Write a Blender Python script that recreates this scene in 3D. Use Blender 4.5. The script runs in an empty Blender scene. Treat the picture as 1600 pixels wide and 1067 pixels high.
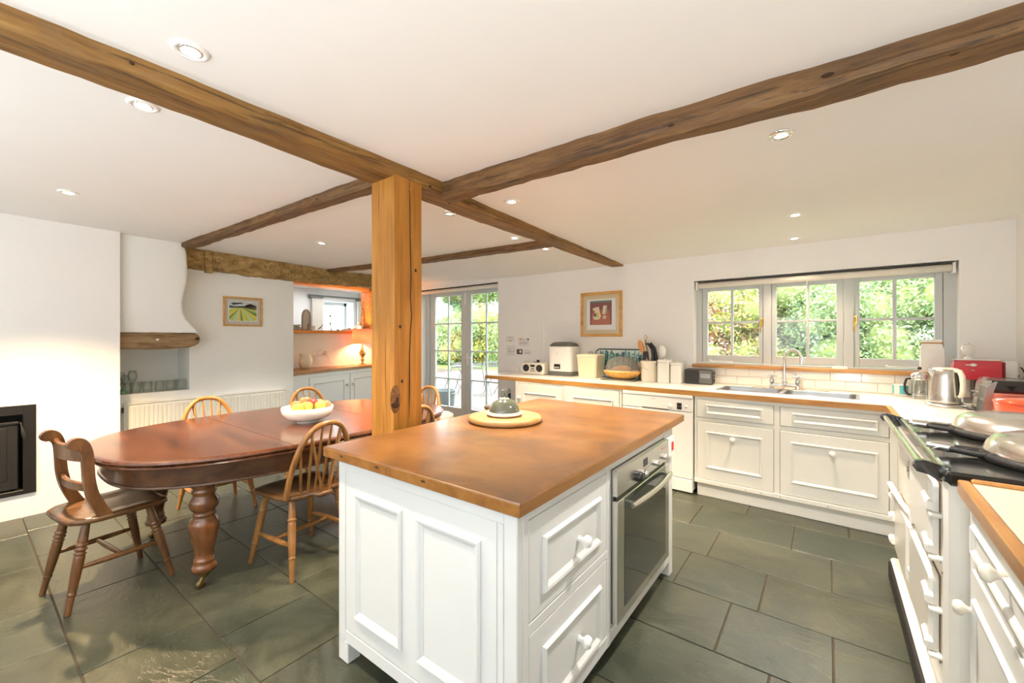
import bpy, bmesh, math, random
from mathutils import Vector, Matrix
random.seed(7)
SC = bpy.context.scene
COL = SC.collection
PI = math.pi
# ------------------------------------------------------------------ camera, world, light, exposure
cam_data = bpy.data.cameras.new('camera')
cam_data.sensor_width = 36.0
cam_data.lens = 655.0 / 1600.0 * 36.0
cam_data.shift_y = -5.5 / 1600.0
cam_data.clip_start = 0.02
cam = bpy.data.objects.new('camera', cam_data)
cam.location = (0, 0, 1.38)
cam.rotation_euler = (PI / 2, 0, math.radians(36.975))
COL.objects.link(cam)
SC.camera = cam

world = bpy.data.worlds.new('world')
SC.world = world
world.use_nodes = True
_bg = world.node_tree.nodes['Background']
_bg.inputs['Color'].default_value = (0.90, 0.95, 1.0, 1)
_bg.inputs['Strength'].default_value = 5.5

def lamp(name, kind, loc, energy, color, aim=None, **kw):
    d = bpy.data.lights.new(name, kind)
    d.energy = energy
    d.color = color
    for k, v in kw.items():
        setattr(d, k, v)
    o = bpy.data.objects.new(name, d)
    o.location = loc
    if aim is not None:
        o.rotation_euler = (Vector(aim) - Vector(loc)).to_track_quat('-Z', 'Y').to_euler()
    COL.objects.link(o)
    return o

# soft sun from behind the house, over the roof, onto the garden
lamp('sun', 'SUN', (0, -3, 10), 5.0, (1.0, 0.94, 0.84), aim=(-2.0, 2.2, 0), angle=0.2)

# three added fill lamps behind the camera, turned up to bounce off the ceiling
lamp('bounce_fill', 'AREA', (-0.6, -1.6, 0.55), 24, (0.93, 0.97, 1.0), aim=(-0.6, -1.75, 2.32), shape='DISK', size=0.7)
lamp('bounce_fill_two', 'AREA', (-3.0, -1.8, 0.55), 28, (0.93, 0.97, 1.0), aim=(-3.0, -1.9, 2.32), shape='DISK', size=0.7)
lamp('bounce_fill_three', 'AREA', (0.02, -1.35, 0.6), 38, (0.93, 0.97, 1.0), aim=(0.1, -1.3, 2.32), shape='DISK', size=0.5)

SC.view_settings.view_transform = 'Standard'
SC.view_settings.look = 'None'
SC.view_settings.exposure = 0.64
SC.view_settings.gamma = 1.0
SC.view_settings.use_curve_mapping = False
SC.cycles.diffuse_bounces = 7
SC.cycles.max_bounces = 14
SC.cycles.transparent_max_bounces = 24
SC.cycles.sample_clamp_indirect = 6.0
SC.cycles.use_denoising = True

# ------------------------------------------------------------------ frames: W = room grid, K = the kitchen run, turned 1.8 degrees
KA = math.radians(-1.8)
KC, KS = math.cos(KA), math.sin(KA)

def kw(p):
    return Vector((p[0] * KC - p[1] * KS, p[0] * KS + p[1] * KC, p[2]))

def frame_pt(p, fr):
    return kw(p) if fr == 'K' else Vector(p)

# ------------------------------------------------------------------ materials
MATS = {}

def _new(name):
    m = bpy.data.materials.new(name)
    m.use_nodes = True
    nt = m.node_tree
    b = nt.nodes['Principled BSDF']
    MATS[name] = m
    return m, nt, b

def _ramp(nt, stops):
    r = nt.nodes.new('ShaderNodeValToRGB')
    e = r.color_ramp.elements
    while len(e) > 1:
        e.remove(e[-1])
    e[0].position = stops[0][0]
    e[0].color = (*stops[0][1], 1)
    for p, c in stops[1:]:
        x = e.new(p)
        x.color = (*c, 1)
    return r

def _coords(nt, scale=(1, 1, 1), rot=(0, 0, 0), geo=False):
    mp = nt.nodes.new('ShaderNodeMapping')
    mp.inputs['Scale'].default_value = scale
    mp.inputs['Rotation'].default_value = rot
    if geo:
        g = nt.nodes.new('ShaderNodeNewGeometry')
        nt.links.new(g.outputs['Position'], mp.inputs['Vector'])
    else:
        tc = nt.nodes.new('ShaderNodeTexCoord')
        nt.links.new(tc.outputs['Object'], mp.inputs['Vector'])
    return mp

def _noise(nt, mp, scale, detail=4, rough=0.55, dist=0.0):
    n = nt.nodes.new('ShaderNodeTexNoise')
    n.inputs['Scale'].default_value = scale
    n.inputs['Detail'].default_value = detail
    n.inputs['Roughness'].default_value = rough
    n.inputs['Distortion'].default_value = dist
    nt.links.new(mp.outputs['Vector'], n.inputs['Vector'])
    return n

def _bump(nt, b, fac, strength, dist=0.01):
    bp = nt.nodes.new('ShaderNodeBump')
    bp.inputs['Strength'].default_value = strength
    bp.inputs['Distance'].default_value = dist
    nt.links.new(fac, bp.inputs['Height'])
    nt.links.new(bp.outputs['Normal'], b.inputs['Normal'])

def _mix(nt, fac, a, c, mode='MIX'):
    m = nt.nodes.new('ShaderNodeMix')
    m.data_type = 'RGBA'
    m.blend_type = mode
    for s, v in ((0, fac), (6, a), (7, c)):
        if hasattr(v, 'is_linked') or hasattr(v, 'links'):
            nt.links.new(v, m.inputs[s])
        elif s == 0:
            m.inputs[0].default_value = v
        else:
            m.inputs[s].default_value = (*v, 1)
    return m.outputs[2]

def plain(name, col, rough=0.5, metal=0.0, coat=0.0, var=0.0, vscale=6.0, bump=0.0, bscale=60.0, spec=0.5):
    m, nt, b = _new(name)
    b.inputs['Base Color'].default_value = (*col, 1)
    b.inputs['Roughness'].default_value = rough
    b.inputs['Metallic'].default_value = metal
    b.inputs['Coat Weight'].default_value = coat
    b.inputs['Specular IOR Level'].default_value = spec
    mp = _coords(nt)
    if var:
        n = _noise(nt, mp, vscale, 5)
        lo = tuple(c * (1 - var) for c in col)
        hi = tuple(min(1, c * (1 + var * 0.6)) for c in col)
        r = _ramp(nt, [(0.3, lo), (0.7, hi)])
        nt.links.new(n.outputs['Fac'], r.inputs['Fac'])
        nt.links.new(r.outputs['Color'], b.inputs['Base Color'])
    if bump:
        n2 = _noise(nt, mp, bscale, 3)
        _bump(nt, b, n2.outputs['Fac'], bump, 0.01)
    return m

def wood(name, dark, mid, light, axis='x', scale=3.0, stretch=9.0, rough=0.4, coat=0.0, stain=None, stain_scale=2.0, stain_rng=(0.45, 0.75), bump=0.12, knots=False, grain=0.0):
    m, nt, b = _new(name)
    s = {'x': (1, stretch, stretch), 'y': (stretch, 1, stretch), 'z': (stretch, stretch, 1)}[axis]
    mp = _coords(nt, s)
    n = _noise(nt, mp, scale, 9, 0.62, 0.35)
    r = _ramp(nt, [(0.28, dark), (0.5, mid), (0.74, light)])
    nt.links.new(n.outputs['Fac'], r.inputs['Fac'])
    out = r.outputs['Color']
    if stain is not None:
        mp2 = _coords(nt, (1, 1, 1))
        n2 = _noise(nt, mp2, stain_scale, 8, 0.68, 0.9)
        r2 = _ramp(nt, [(stain_rng[0], (0, 0, 0)), (stain_rng[1], (1, 1, 1))])
        nt.links.new(n2.outputs['Fac'], r2.inputs['Fac'])
        out = _mix(nt, r2.outputs['Color'], out, stain)
    if grain:
        mpg = _coords(nt, {'x': (1.2, 42, 42), 'y': (42, 1.2, 42), 'z': (42, 42, 1.2)}[axis])
        ng = _noise(nt, mpg, 1.6, 5, 0.6, 0.5)
        rg = _ramp(nt, [(0.36, (1, 1, 1)), (0.47, (0, 0, 0))])
        nt.links.new(ng.outputs['Fac'], rg.inputs['Fac'])
        gm = nt.nodes.new('ShaderNodeMath')
        gm.operation = 'MULTIPLY'
        gm.inputs[1].default_value = grain
        nt.links.new(rg.outputs['Color'], gm.inputs[0])
        out = _mix(nt, gm.outputs[0], out, tuple(c * 0.35 for c in dark))
    if knots:
        mp3 = _coords(nt, {'x': (0.45, 1.3, 1.3), 'y': (1.3, 0.45, 1.3), 'z': (1.3, 1.3, 0.45)}[axis])
        v = nt.nodes.new('ShaderNodeTexVoronoi')
        v.inputs['Scale'].default_value = 5.5
        nt.links.new(mp3.outputs['Vector'], v.inputs['Vector'])
        r3 = _ramp(nt, [(0.02, (1, 1, 1)), (0.05, (0, 0, 0))])
        nt.links.new(v.outputs['Distance'], r3.inputs['Fac'])
        out = _mix(nt, r3.outputs['Color'], out, tuple(c * 0.28 for c in dark))
    nt.links.new(out, b.inputs['Base Color'])
    b.inputs['Roughness'].default_value = rough
    b.inputs['Coat Weight'].default_value = coat
    b.inputs['Coat Roughness'].default_value = 0.12
    _bump(nt, b, n.outputs['Fac'], bump, 0.006)
    return m

def thin_glass(name, tint=(1, 1, 1), refl=0.08):
    m = bpy.data.materials.new(name)
    m.use_nodes = True
    nt = m.node_tree
    nt.nodes.clear()
    out = nt.nodes.new('ShaderNodeOutputMaterial')
    tr = nt.nodes.new('ShaderNodeBsdfTransparent')
    tr.inputs['Color'].default_value = (*tint, 1)
    gl = nt.nodes.new('ShaderNodeBsdfGlossy')
    gl.inputs['Roughness'].default_value = 0.03
    lw = nt.nodes.new('ShaderNodeLayerWeight')
    lw.inputs['Blend'].default_value = 0.35
    mr = nt.nodes.new('ShaderNodeMapRange')
    mr.inputs['To Min'].default_value = refl * 0.4
    mr.inputs['To Max'].default_value = min(1, refl * 5)
    nt.links.new(lw.outputs['Fresnel'], mr.inputs['Value'])
    mx = nt.nodes.new('ShaderNodeMixShader')
    nt.links.new(mr.outputs['Result'], mx.inputs[0])
    nt.links.new(tr.outputs[0], mx.inputs[1])
    nt.links.new(gl.outputs[0], mx.inputs[2])
    nt.links.new(mx.outputs[0], out.inputs['Surface'])
    MATS[name] = m
    return m

def emit(name, col, strength):
    m, nt, b = _new(name)
    b.inputs['Base Color'].default_value = (0.8, 0.8, 0.8, 1)
    b.inputs['Emission Color'].default_value = (*col, 1)
    b.inputs['Emission Strength'].default_value = strength
    return m

def plaster(name, col, bump=0.25, var=0.03):
    m, nt, b = _new(name)
    mp = _coords(nt, geo=True)
    n = _noise(nt, mp, 1.7, 6, 0.6)
    r = _ramp(nt, [(0.3, tuple(c * (1 - var) for c in col)), (0.7, col)])
    nt.links.new(n.outputs['Fac'], r.inputs['Fac'])
    nt.links.new(r.outputs['Color'], b.inputs['Base Color'])
    b.inputs['Roughness'].default_value = 0.85
    b.inputs['Specular IOR Level'].default_value = 0.2
    n2 = _noise(nt, mp, 9, 7, 0.6)
    _bump(nt, b, n2.outputs['Fac'], bump, 0.012)
    return m

def slate(name):
    m, nt, b = _new(name)
    mp = _coords(nt, (1, 1.6, 1), geo=True)
    oi = nt.nodes.new('ShaderNodeObjectInfo')
    n = _noise(nt, mp, 2.6, 10, 0.68, 0.6)
    r = _ramp(nt, [(0.25, (0.029, 0.034, 0.024)), (0.5, (0.054, 0.060, 0.042)), (0.78, (0.096, 0.098, 0.066))])
    nt.links.new(n.outputs['Fac'], r.inputs['Fac'])
    tint = _ramp(nt, [(0.0, (0.90, 1.0, 1.0)), (0.35, (1.0, 1.0, 0.98)), (0.7, (1.05, 1.02, 0.92)), (1.0, (0.98, 1.02, 1.05))])
    nt.links.new(oi.outputs['Random'], tint.inputs['Fac'])
    c = _mix(nt, 1.0, r.outputs['Color'], tint.outputs['Color'], 'MULTIPLY')
    n3 = _noise(nt, mp, 60, 4, 0.7)
    r3 = _ramp(nt, [(0.35, (0.86, 0.86, 0.86)), (0.65, (1.12, 1.12, 1.12))])
    nt.links.new(n3.outputs['Fac'], r3.inputs['Fac'])
    c = _mix(nt, 1.0, c, r3.outputs['Color'], 'MULTIPLY')
    nt.links.new(c, b.inputs['Base Color'])
    rr = _ramp(nt, [(0.3, (0.26, 0.26, 0.26)), (0.7, (0.42, 0.42, 0.42))])
    nt.links.new(n.outputs['Fac'], rr.inputs['Fac'])
    nt.links.new(rr.outputs['Color'], b.inputs['Roughness'])
    b.inputs['Specular IOR Level'].default_value = 0.5
    # riven cleft relief: stepped noise plus fine grain
    st = _ramp(nt, [(0.40, (0, 0, 0)), (0.44, (0.35, 0.35, 0.35)), (0.55, (0.4, 0.4, 0.4)), (0.585, (0.8, 0.8, 0.8)), (0.8, (1, 1, 1))])
    n4 = _noise(nt, mp, 1.9, 9, 0.66, 1.2)
    nt.links.new(n4.outputs['Fac'], st.inputs['Fac'])
    ad = nt.nodes.new('ShaderNodeMath')
    ad.operation = 'MULTIPLY_ADD'
    ad.inputs[1].default_value = 0.35
    nt.links.new(n3.outputs['Fac'], ad.inputs[0])
    nt.links.new(st.outputs['Color'], ad.inputs[2])
    _bump(nt, b, ad.outputs[0], 0.32, 0.006)
    return m

def leafy(name, stops, trans=0.35):
    m, nt, b = _new(name)
    mp = _coords(nt, geo=True)
    n = _noise(nt, mp, 2.3, 6, 0.7)
    r = _ramp(nt, stops)
    nt.links.new(n.outputs['Fac'], r.inputs['Fac'])
    nt.links.new(r.outputs['Color'], b.inputs['Base Color'])
    b.inputs['Roughness'].default_value = 0.6
    tl = nt.nodes.new('ShaderNodeBsdfTranslucent')
    nt.links.new(r.outputs['Color'], tl.inputs['Color'])
    mx = nt.nodes.new('ShaderNodeMixShader')
    mx.inputs[0].default_value = trans
    nt.links.new(b.outputs[0], mx.inputs[1])
    nt.links.new(tl.outputs[0], mx.inputs[2])
    nt.links.new(mx.outputs[0], nt.nodes['Material Output'].inputs['Surface'])
    return m

WALL = plaster('lime_plaster', (0.885, 0.878, 0.855))
WALLW = plaster('pale_plaster', (0.86, 0.87, 0.845))
CEIL = plaster('ceiling_plaster', (0.885, 0.878, 0.858), 0.10)
SLATE = slate('riven_slate')
GROUT = plain('grout', (0.075, 0.052, 0.034), 0.9, var=0.2)
WORNGAP = plain('worn_wood_gap_shade', (0.20, 0.13, 0.07), 0.8, var=0.4, vscale=30)  # bare wood brown that also paints the shade in drawer and door gaps
CAB = plain('cabinet_paint', (0.775, 0.77, 0.72), 0.38, var=0.03, vscale=3)
CABW = plain('island_paint', (0.70, 0.71, 0.705), 0.36, var=0.02, vscale=3)
GREYP = plain('grey_frame_paint', (0.55, 0.57, 0.57), 0.45)
DOORP = plain('door_frame_paint', (0.60, 0.66, 0.66), 0.42)
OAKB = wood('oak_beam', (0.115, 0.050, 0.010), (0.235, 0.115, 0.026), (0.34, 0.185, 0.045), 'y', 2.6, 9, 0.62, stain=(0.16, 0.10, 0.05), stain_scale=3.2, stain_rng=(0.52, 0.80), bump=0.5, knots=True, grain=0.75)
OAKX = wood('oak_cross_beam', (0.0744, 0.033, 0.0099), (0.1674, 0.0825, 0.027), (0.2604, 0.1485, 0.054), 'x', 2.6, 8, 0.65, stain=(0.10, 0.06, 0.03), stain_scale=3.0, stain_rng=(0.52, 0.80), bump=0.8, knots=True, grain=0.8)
OAKR = wood('rough_oak', (0.15, 0.085, 0.028), (0.34, 0.215, 0.072), (0.54, 0.37, 0.15), 'y', 7, 2.2, 0.75, stain=(0.13, 0.075, 0.03), stain_scale=22, stain_rng=(0.52, 0.66), bump=1.0)
OAKP = wood('oak_post_wood', (0.3036, 0.1161, 0.0112), (0.4232, 0.1763, 0.0224), (0.5244, 0.2494, 0.042), 'z', 2.0, 10, 0.5, bump=0.25, stain=(0.30, 0.12, 0.02), stain_scale=2.2, stain_rng=(0.6, 0.9), grain=0.35)
CRACK = plain('crack_dark', (0.05, 0.022, 0.008), 0.9)
LINTW = wood('lintel_wood', (0.10, 0.06, 0.028), (0.27, 0.17, 0.08), (0.42, 0.30, 0.16), 'y', 4, 6, 0.8, bump=1.0)
TABLE = wood('mahogany', (0.0413, 0.012, 0.0045), (0.1013, 0.0315, 0.0105), (0.18, 0.0638, 0.024), 'x', 1.8, 5, 0.22, coat=0.35, bump=0.03)
TABLEY = wood('mahogany_apron', (0.036, 0.0128, 0.0048), (0.088, 0.0336, 0.0112), (0.144, 0.06, 0.0208), 'y', 2.5, 6, 0.3, coat=0.4, bump=0.05)
TABLEZ = wood('mahogany_turned', (0.0638, 0.0204, 0.0051), (0.1403, 0.0493, 0.0127), (0.2295, 0.0935, 0.0272), 'z', 3, 5, 0.25, coat=0.6, bump=0.04)
CHAIRW = wood('elm_chair', (0.136, 0.0553, 0.0136), (0.2635, 0.119, 0.0306), (0.391, 0.1997, 0.0638), 'z', 4, 6, 0.36, coat=0.25, bump=0.08)
CHAIRS = wood('elm_seat', (0.056, 0.024, 0.008), (0.12, 0.0528, 0.016), (0.208, 0.1, 0.032), 'y', 4, 7, 0.36, coat=0.25, bump=0.08)
CHAIRD = wood('dark_chair', (0.0638, 0.0238, 0.0068), (0.136, 0.0544, 0.0153), (0.2295, 0.102, 0.0306), 'z', 4, 5, 0.34, coat=0.3, bump=0.06)
CHAIRO = wood('orange_chair', (0.30, 0.11, 0.022), (0.48, 0.20, 0.045), (0.60, 0.29, 0.08), 'z', 4, 6, 0.36, coat=0.25, bump=0.08)
ISLTOP = wood('island_top_wood', (0.144, 0.0544, 0.011), (0.234, 0.0992, 0.0242), (0.3168, 0.1536, 0.0484), 'x', 2.0, 2.6, 0.30, coat=0.25, stain=(0.11, 0.052, 0.024), stain_scale=3.0, stain_rng=(0.44, 0.70), bump=0.05)
ISLEDGE = wood('island_edge_wood', (0.16, 0.0592, 0.0084), (0.248, 0.0999, 0.0168), (0.328, 0.148, 0.0315), 'y', 3, 5, 0.4, coat=0.2, bump=0.1)
EDGEW = wood('worktop_edge_wood', (0.342, 0.1445, 0.028), (0.45, 0.2125, 0.048), (0.54, 0.2805, 0.076), 'x', 3, 6, 0.4, coat=0.2, bump=0.06)
EDGEY = wood('worktop_edge_wood_long', (0.255, 0.1, 0.021), (0.357, 0.156, 0.0375), (0.4675, 0.24, 0.0675), 'y', 3, 6, 0.38, coat=0.2, bump=0.06)
PALEW = wood('pale_beech', (0.36, 0.185, 0.06), (0.46, 0.25, 0.09), (0.54, 0.32, 0.13), 'x', 3, 5, 0.45, bump=0.05)
FRAMEW = wood('frame_oak', (0.44, 0.22, 0.05), (0.60, 0.33, 0.09), (0.70, 0.43, 0.15), 'x', 5, 4, 0.5)
LAM = plain('white_laminate', (0.86, 0.84, 0.80), 0.28, spec=0.5)
LAMC = plain('cream_laminate', (0.60, 0.52, 0.40), 0.28)
ENAM = plain('cream_enamel', (0.82, 0.80, 0.74), 0.28, coat=0.25, var=0.02)
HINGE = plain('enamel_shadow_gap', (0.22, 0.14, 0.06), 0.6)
BLACKE = plain('black_enamel', (0.016, 0.016, 0.015), 0.16, coat=0.5)
CASTIRON = plain('cast_iron', (0.012, 0.011, 0.010), 0.55, var=0.3, vscale=30, bump=0.3, bscale=200)
CHROME = plain('chrome', (0.86, 0.86, 0.85), 0.09, metal=1)
STEEL = plain('brushed_steel', (0.70, 0.69, 0.66), 0.26, metal=1)
STEELD = plain('dark_steel', (0.30, 0.30, 0.29), 0.35, metal=1)
SINKM = plain('sink_steel', (0.34, 0.35, 0.36), 0.30, metal=0.8)
BRASS = plain('brass', (0.72, 0.47, 0.13), 0.22, metal=1)
OLDBRASS = plain('tarnished_brass', (0.20, 0.14, 0.05), 0.4, metal=0.8)
GLASSB = plain('oven_glass', (0.030, 0.033, 0.028), 0.05, coat=0.6)
BLACKP = plain('black_plastic', (0.014, 0.013, 0.012), 0.35)
DGREY = plain('dark_grey_plastic', (0.045, 0.044, 0.042), 0.45)
GREYPL = plain('grey_plastic', (0.13, 0.13, 0.12), 0.45)
WHITEP = plain('white_plastic', (0.86, 0.86, 0.84), 0.3)
CREAMP = plain('cream_plastic', (0.80, 0.76, 0.66), 0.35)
CREAMT = plain('cream_tin', (0.78, 0.70, 0.50), 0.35)
CERAM = plain('white_ceramic', (0.86, 0.84, 0.78), 0.12, coat=0.5)
CREAMC = plain('cream_ceramic', (0.84, 0.78, 0.66), 0.15, coat=0.5)
GREENC = plain('grey_green_glaze', (0.12, 0.14, 0.105), 0.10, coat=0.7, var=0.2, vscale=20)
TILEW = plain('tile_glaze', (0.86, 0.82, 0.75), 0.12, coat=0.5)
RADW = plain('radiator_enamel', (0.83, 0.82, 0.75), 0.35)
RED = plain('red_plastic', (0.55, 0.03, 0.05), 0.25, coat=0.5)
ORANGE = plain('orange_enamel', (0.90, 0.12, 0.045), 0.14, coat=0.8)
TEAL = plain('teal_glaze', (0.08, 0.46, 0.52), 0.2, coat=0.5)
GREYPAPER = plain('grey_paper', (0.76, 0.76, 0.74), 0.8)
PAPER = plain('paper', (0.84, 0.83, 0.80), 0.8)
INK = plain('ink', (0.06, 0.06, 0.06), 0.7)
SWITCHR = plain('red_switch', (0.75, 0.02, 0.02), 0.3)
PANE = thin_glass('window_glass', (0.98, 0.99, 0.99), 0.03)
GLASS = thin_glass('drinking_glass', (0.955, 0.975, 0.96), 0.09)
def gauze(name, col, alpha):
    m, nt, b = _new(name)
    b.inputs['Base Color'].default_value = (*col, 1)
    b.inputs['Roughness'].default_value = 0.8
    tr = nt.nodes.new('ShaderNodeBsdfTransparent')
    mx = nt.nodes.new('ShaderNodeMixShader')
    mx.inputs[0].default_value = alpha
    nt.links.new(tr.outputs[0], mx.inputs[1])
    nt.links.new(b.outputs[0], mx.inputs[2])
    nt.links.new(mx.outputs[0], nt.nodes['Material Output'].inputs['Surface'])
    return m
MESHG = gauze('fine_mesh', (0.30, 0.275, 0.24), 0.42)
SMOKE = thin_glass('picture_glass', (0.99, 0.99, 0.99), 0.05)
BLINDM = plain('blind_cloth', (0.85, 0.80, 0.70), 0.8)
# ------------------------------------------------------------------ mesh builder
class B:
    def __init__(s):
        s.bm = bmesh.new()

    def add(s, vs, fs, smooth=False, mi=0):
        v = [s.bm.verts.new(p) for p in vs]
        for f in fs:
            try:
                q = s.bm.faces.new([v[i] for i in f])
                q.smooth = smooth
                q.material_index = mi
            except ValueError:
                pass
        return s

    def box(s, x0, x1, y0, y1, z0, z1, bev=0.0, mi=0):
        lo = (min(x0, x1), min(y0, y1), min(z0, z1))
        hi = (max(x0, x1), max(y0, y1), max(z0, z1))
        if bev <= 0:
            vs = [(a, b, c) for a in (lo[0], hi[0]) for b in (lo[1], hi[1]) for c in (lo[2], hi[2])]
            fs = [(0, 1, 3, 2), (4, 6, 7, 5), (0, 4, 5, 1), (2, 3, 7, 6), (0, 2, 6, 4), (1, 5, 7, 3)]
            return s.add(vs, fs, False, mi)
        bev = min(bev, *(0.49 * (hi[i] - lo[i]) for i in range(3)))
        vs, ix = [], {}
        for a in (0, 1):
            for b in (0, 1):
                for c in (0, 1):
                    for ax in range(3):
                        p = []
                        for i, k in enumerate((a, b, c)):
                            e = hi[i] if k else lo[i]
                            p.append(e if i == ax else (e - bev if k else e + bev))
                        ix[(a, b, c, ax)] = len(vs)
                        vs.append(tuple(p))
        fs = []
        for ax in range(3):
            o = [i for i in range(3) if i != ax]
            for k in (0, 1):
                q = []
                for (u, v) in ((0, 0), (1, 0), (1, 1), (0, 1)):
                    c = [0, 0, 0]
                    c[ax] = k
                    c[o[0]] = u
                    c[o[1]] = v
                    q.append(ix[(*c, ax)])
                fs.append(q)
        for ax in range(3):           # edges run along ax
            o = [i for i in range(3) if i != ax]
            for u in (0, 1):
                for v in (0, 1):
                    c0 = [0, 0, 0]
                    c1 = [0, 0, 0]
                    c0[o[0]] = c1[o[0]] = u
                    c0[o[1]] = c1[o[1]] = v
                    c1[ax] = 1
                    fs.append([ix[(*c0, o[0])], ix[(*c0, o[1])], ix[(*c1, o[1])], ix[(*c1, o[0])]])
        for a in (0, 1):
            for b in (0, 1):
                for c in (0, 1):
                    fs.append([ix[(a, b, c, k)] for k in range(3)])
        return s.add(vs, fs, False, mi)

    def loft(s, rings, cap=True, smooth=True, mi=0, closed=True):
        n = len(rings[0])
        vs = [p for r in rings for p in r]
        fs = []
        for k in range(len(rings) - 1):
            for i in range(n if closed else n - 1):
                j = (i + 1) % n
                fs.append((k * n + i, k * n + j, (k + 1) * n + j, (k + 1) * n + i))
        s.add(vs, fs, smooth, mi)
        if cap:
            for r in (rings[0], rings[-1]):
                s.add(r, [tuple(range(n))], False, mi)
        return s

    def lathe(s, prof, c=(0, 0, 0), n=20, axis='z', mi=0, cap=True, sx=1.0, sy=1.0, smooth=True):
        rings = []
        for r, h in prof:
            ring = []
            for i in range(n):
                a = 2 * PI * i / n
                u, v = r * math.cos(a) * sx, r * math.sin(a) * sy
                if axis == 'z':
                    ring.append((c[0] + u, c[1] + v, c[2] + h))
                elif axis == 'x':
                    ring.append((c[0] + h, c[1] + u, c[2] + v))
                else:
                    ring.append((c[0] + u, c[1] + h, c[2] + v))
            rings.append(ring)
        return s.loft(rings, cap, smooth, mi)

    def tube(s, pts, r, n=8, mi=0, cap=True, flat=1.0, up=(0, 0, 1)):
        pts = [Vector(p) for p in pts]
        rs = r if isinstance(r, (list, tuple)) else [r] * len(pts)
        rings = []
        upv = Vector(up)
        prev = None
        for i, p in enumerate(pts):
            t = (pts[min(i + 1, len(pts) - 1)] - pts[max(i - 1, 0)]).normalized()
            if prev is None:
                ref = upv if abs(t.dot(upv)) < 0.95 else Vector((1, 0, 0))
                u = (ref - t * ref.dot(t)).normalized()
            else:
                u = (prev - t * prev.dot(t)).normalized()
            prev = u
            w = t.cross(u)
            rings.append([tuple(p + u * (rs[i] * math.cos(2 * PI * k / n)) + w * (rs[i] * flat * math.sin(2 * PI * k / n))) for k in range(n)])
        return s.loft(rings, cap, True, mi)

    def prism(s, poly, a, b, plane='xy', mi=0, smooth=False, bev=0.0):
        """poly (2-D outline) from a to b on the third axis; bev chamfers the b end."""
        def p3(u, v, w):
            return (u, v, w) if plane == 'xy' else ((u, w, v) if plane == 'xz' else (w, u, v))
        n = len(poly)
        rings = [[p3(u, v, a) for u, v in poly]]
        if bev:
            q = offset(poly, bev)
            sg = 1 if b > a else -1
            rings.append([p3(u, v, b - sg * bev) for u, v in poly])
            rings.append([p3(u, v, b) for u, v in q])
        else:
            rings.append([p3(u, v, b) for u, v in poly])
        return s.loft(rings, True, smooth, mi)

    def ball(s, c, r, n=14, m=8, mi=0, fn=None):
        rr = r if isinstance(r, (tuple, list)) else (r, r, r)
        rings = []
        for k in range(m + 1):
            t = PI * k / m
            q = max(math.sin(t), 0.02)
            rings.append([(c[0] + rr[0] * q * math.cos(2 * PI * i / n), c[1] + rr[1] * q * math.sin(2 * PI * i / n), c[2] - rr[2] * math.cos(t)) for i in range(n)])
        return s.loft(rings, True, True, mi)

    def strip(s, u0, u1, v0, v1, P, prof, mi=0):
        """mitred moulding round the rectangle; P(u, v, h) maps to space; prof = [(inset, height)...]"""
        rings = []
        for d, h in prof:
            rings.append([P(u0 + d, v0 + d, h), P(u1 - d, v0 + d, h), P(u1 - d, v1 - d, h), P(u0 + d, v1 - d, h)])
        return s.loft(rings, False, False, mi)

    def xf(s, m):
        bmesh.ops.transform(s.bm, matrix=m, verts=s.bm.verts)
        return s

    def mesh(s, name, mats, off=(0, 0, 0)):
        bmesh.ops.recalc_face_normals(s.bm, faces=s.bm.faces)
        if any(off):
            bmesh.ops.translate(s.bm, vec=[-v for v in off], verts=s.bm.verts)
        me = bpy.data.meshes.new(name)
        s.bm.to_mesh(me)
        s.bm.free()
        for m in (mats if isinstance(mats, (list, tuple)) else [mats]):
            me.materials.append(m)
        return me

def offset(poly, d):
    """inset a closed 2-D polygon by d"""
    n = len(poly)
    ar = sum(poly[i][0] * poly[(i + 1) % n][1] - poly[(i + 1) % n][0] * poly[i][1] for i in range(n))
    sg = 1 if ar > 0 else -1
    out = []
    for i in range(n):
        a, b, c = Vector(poly[i - 1]), Vector(poly[i]), Vector(poly[(i + 1) % n])
        e1, e2 = (b - a), (c - b)
        if e1.length < 1e-9 or e2.length < 1e-9:
            out.append(tuple(b))
            continue
        e1.normalize()
        e2.normalize()
        n1, n2 = Vector((-e1.y, e1.x)) * sg, Vector((-e2.y, e2.x)) * sg
        m = n1 + n2
        k = m.dot(n1)
        m = m / k if abs(k) > 0.3 else n1
        out.append(tuple(b + m * d))
    return out

def rrect(x0, x1, y0, y1, r, n=5):
    pts = []
    for cx, cy, a0 in ((x1 - r, y1 - r, 0), (x0 + r, y1 - r, PI / 2), (x0 + r, y0 + r, PI), (x1 - r, y0 + r, 1.5 * PI)):
        for i in range(n + 1):
            a = a0 + PI / 2 * i / n
            pts.append((cx + r * math.cos(a), cy + r * math.sin(a)))
    return pts

# ------------------------------------------------------------------ things and parts
def tag(o, label=None, cat=None, group=None, kind=None):
    for k, v in (('label', label), ('category', cat), ('group', group), ('kind', kind)):
        if v:
            o[k] = v
    return o

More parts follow.
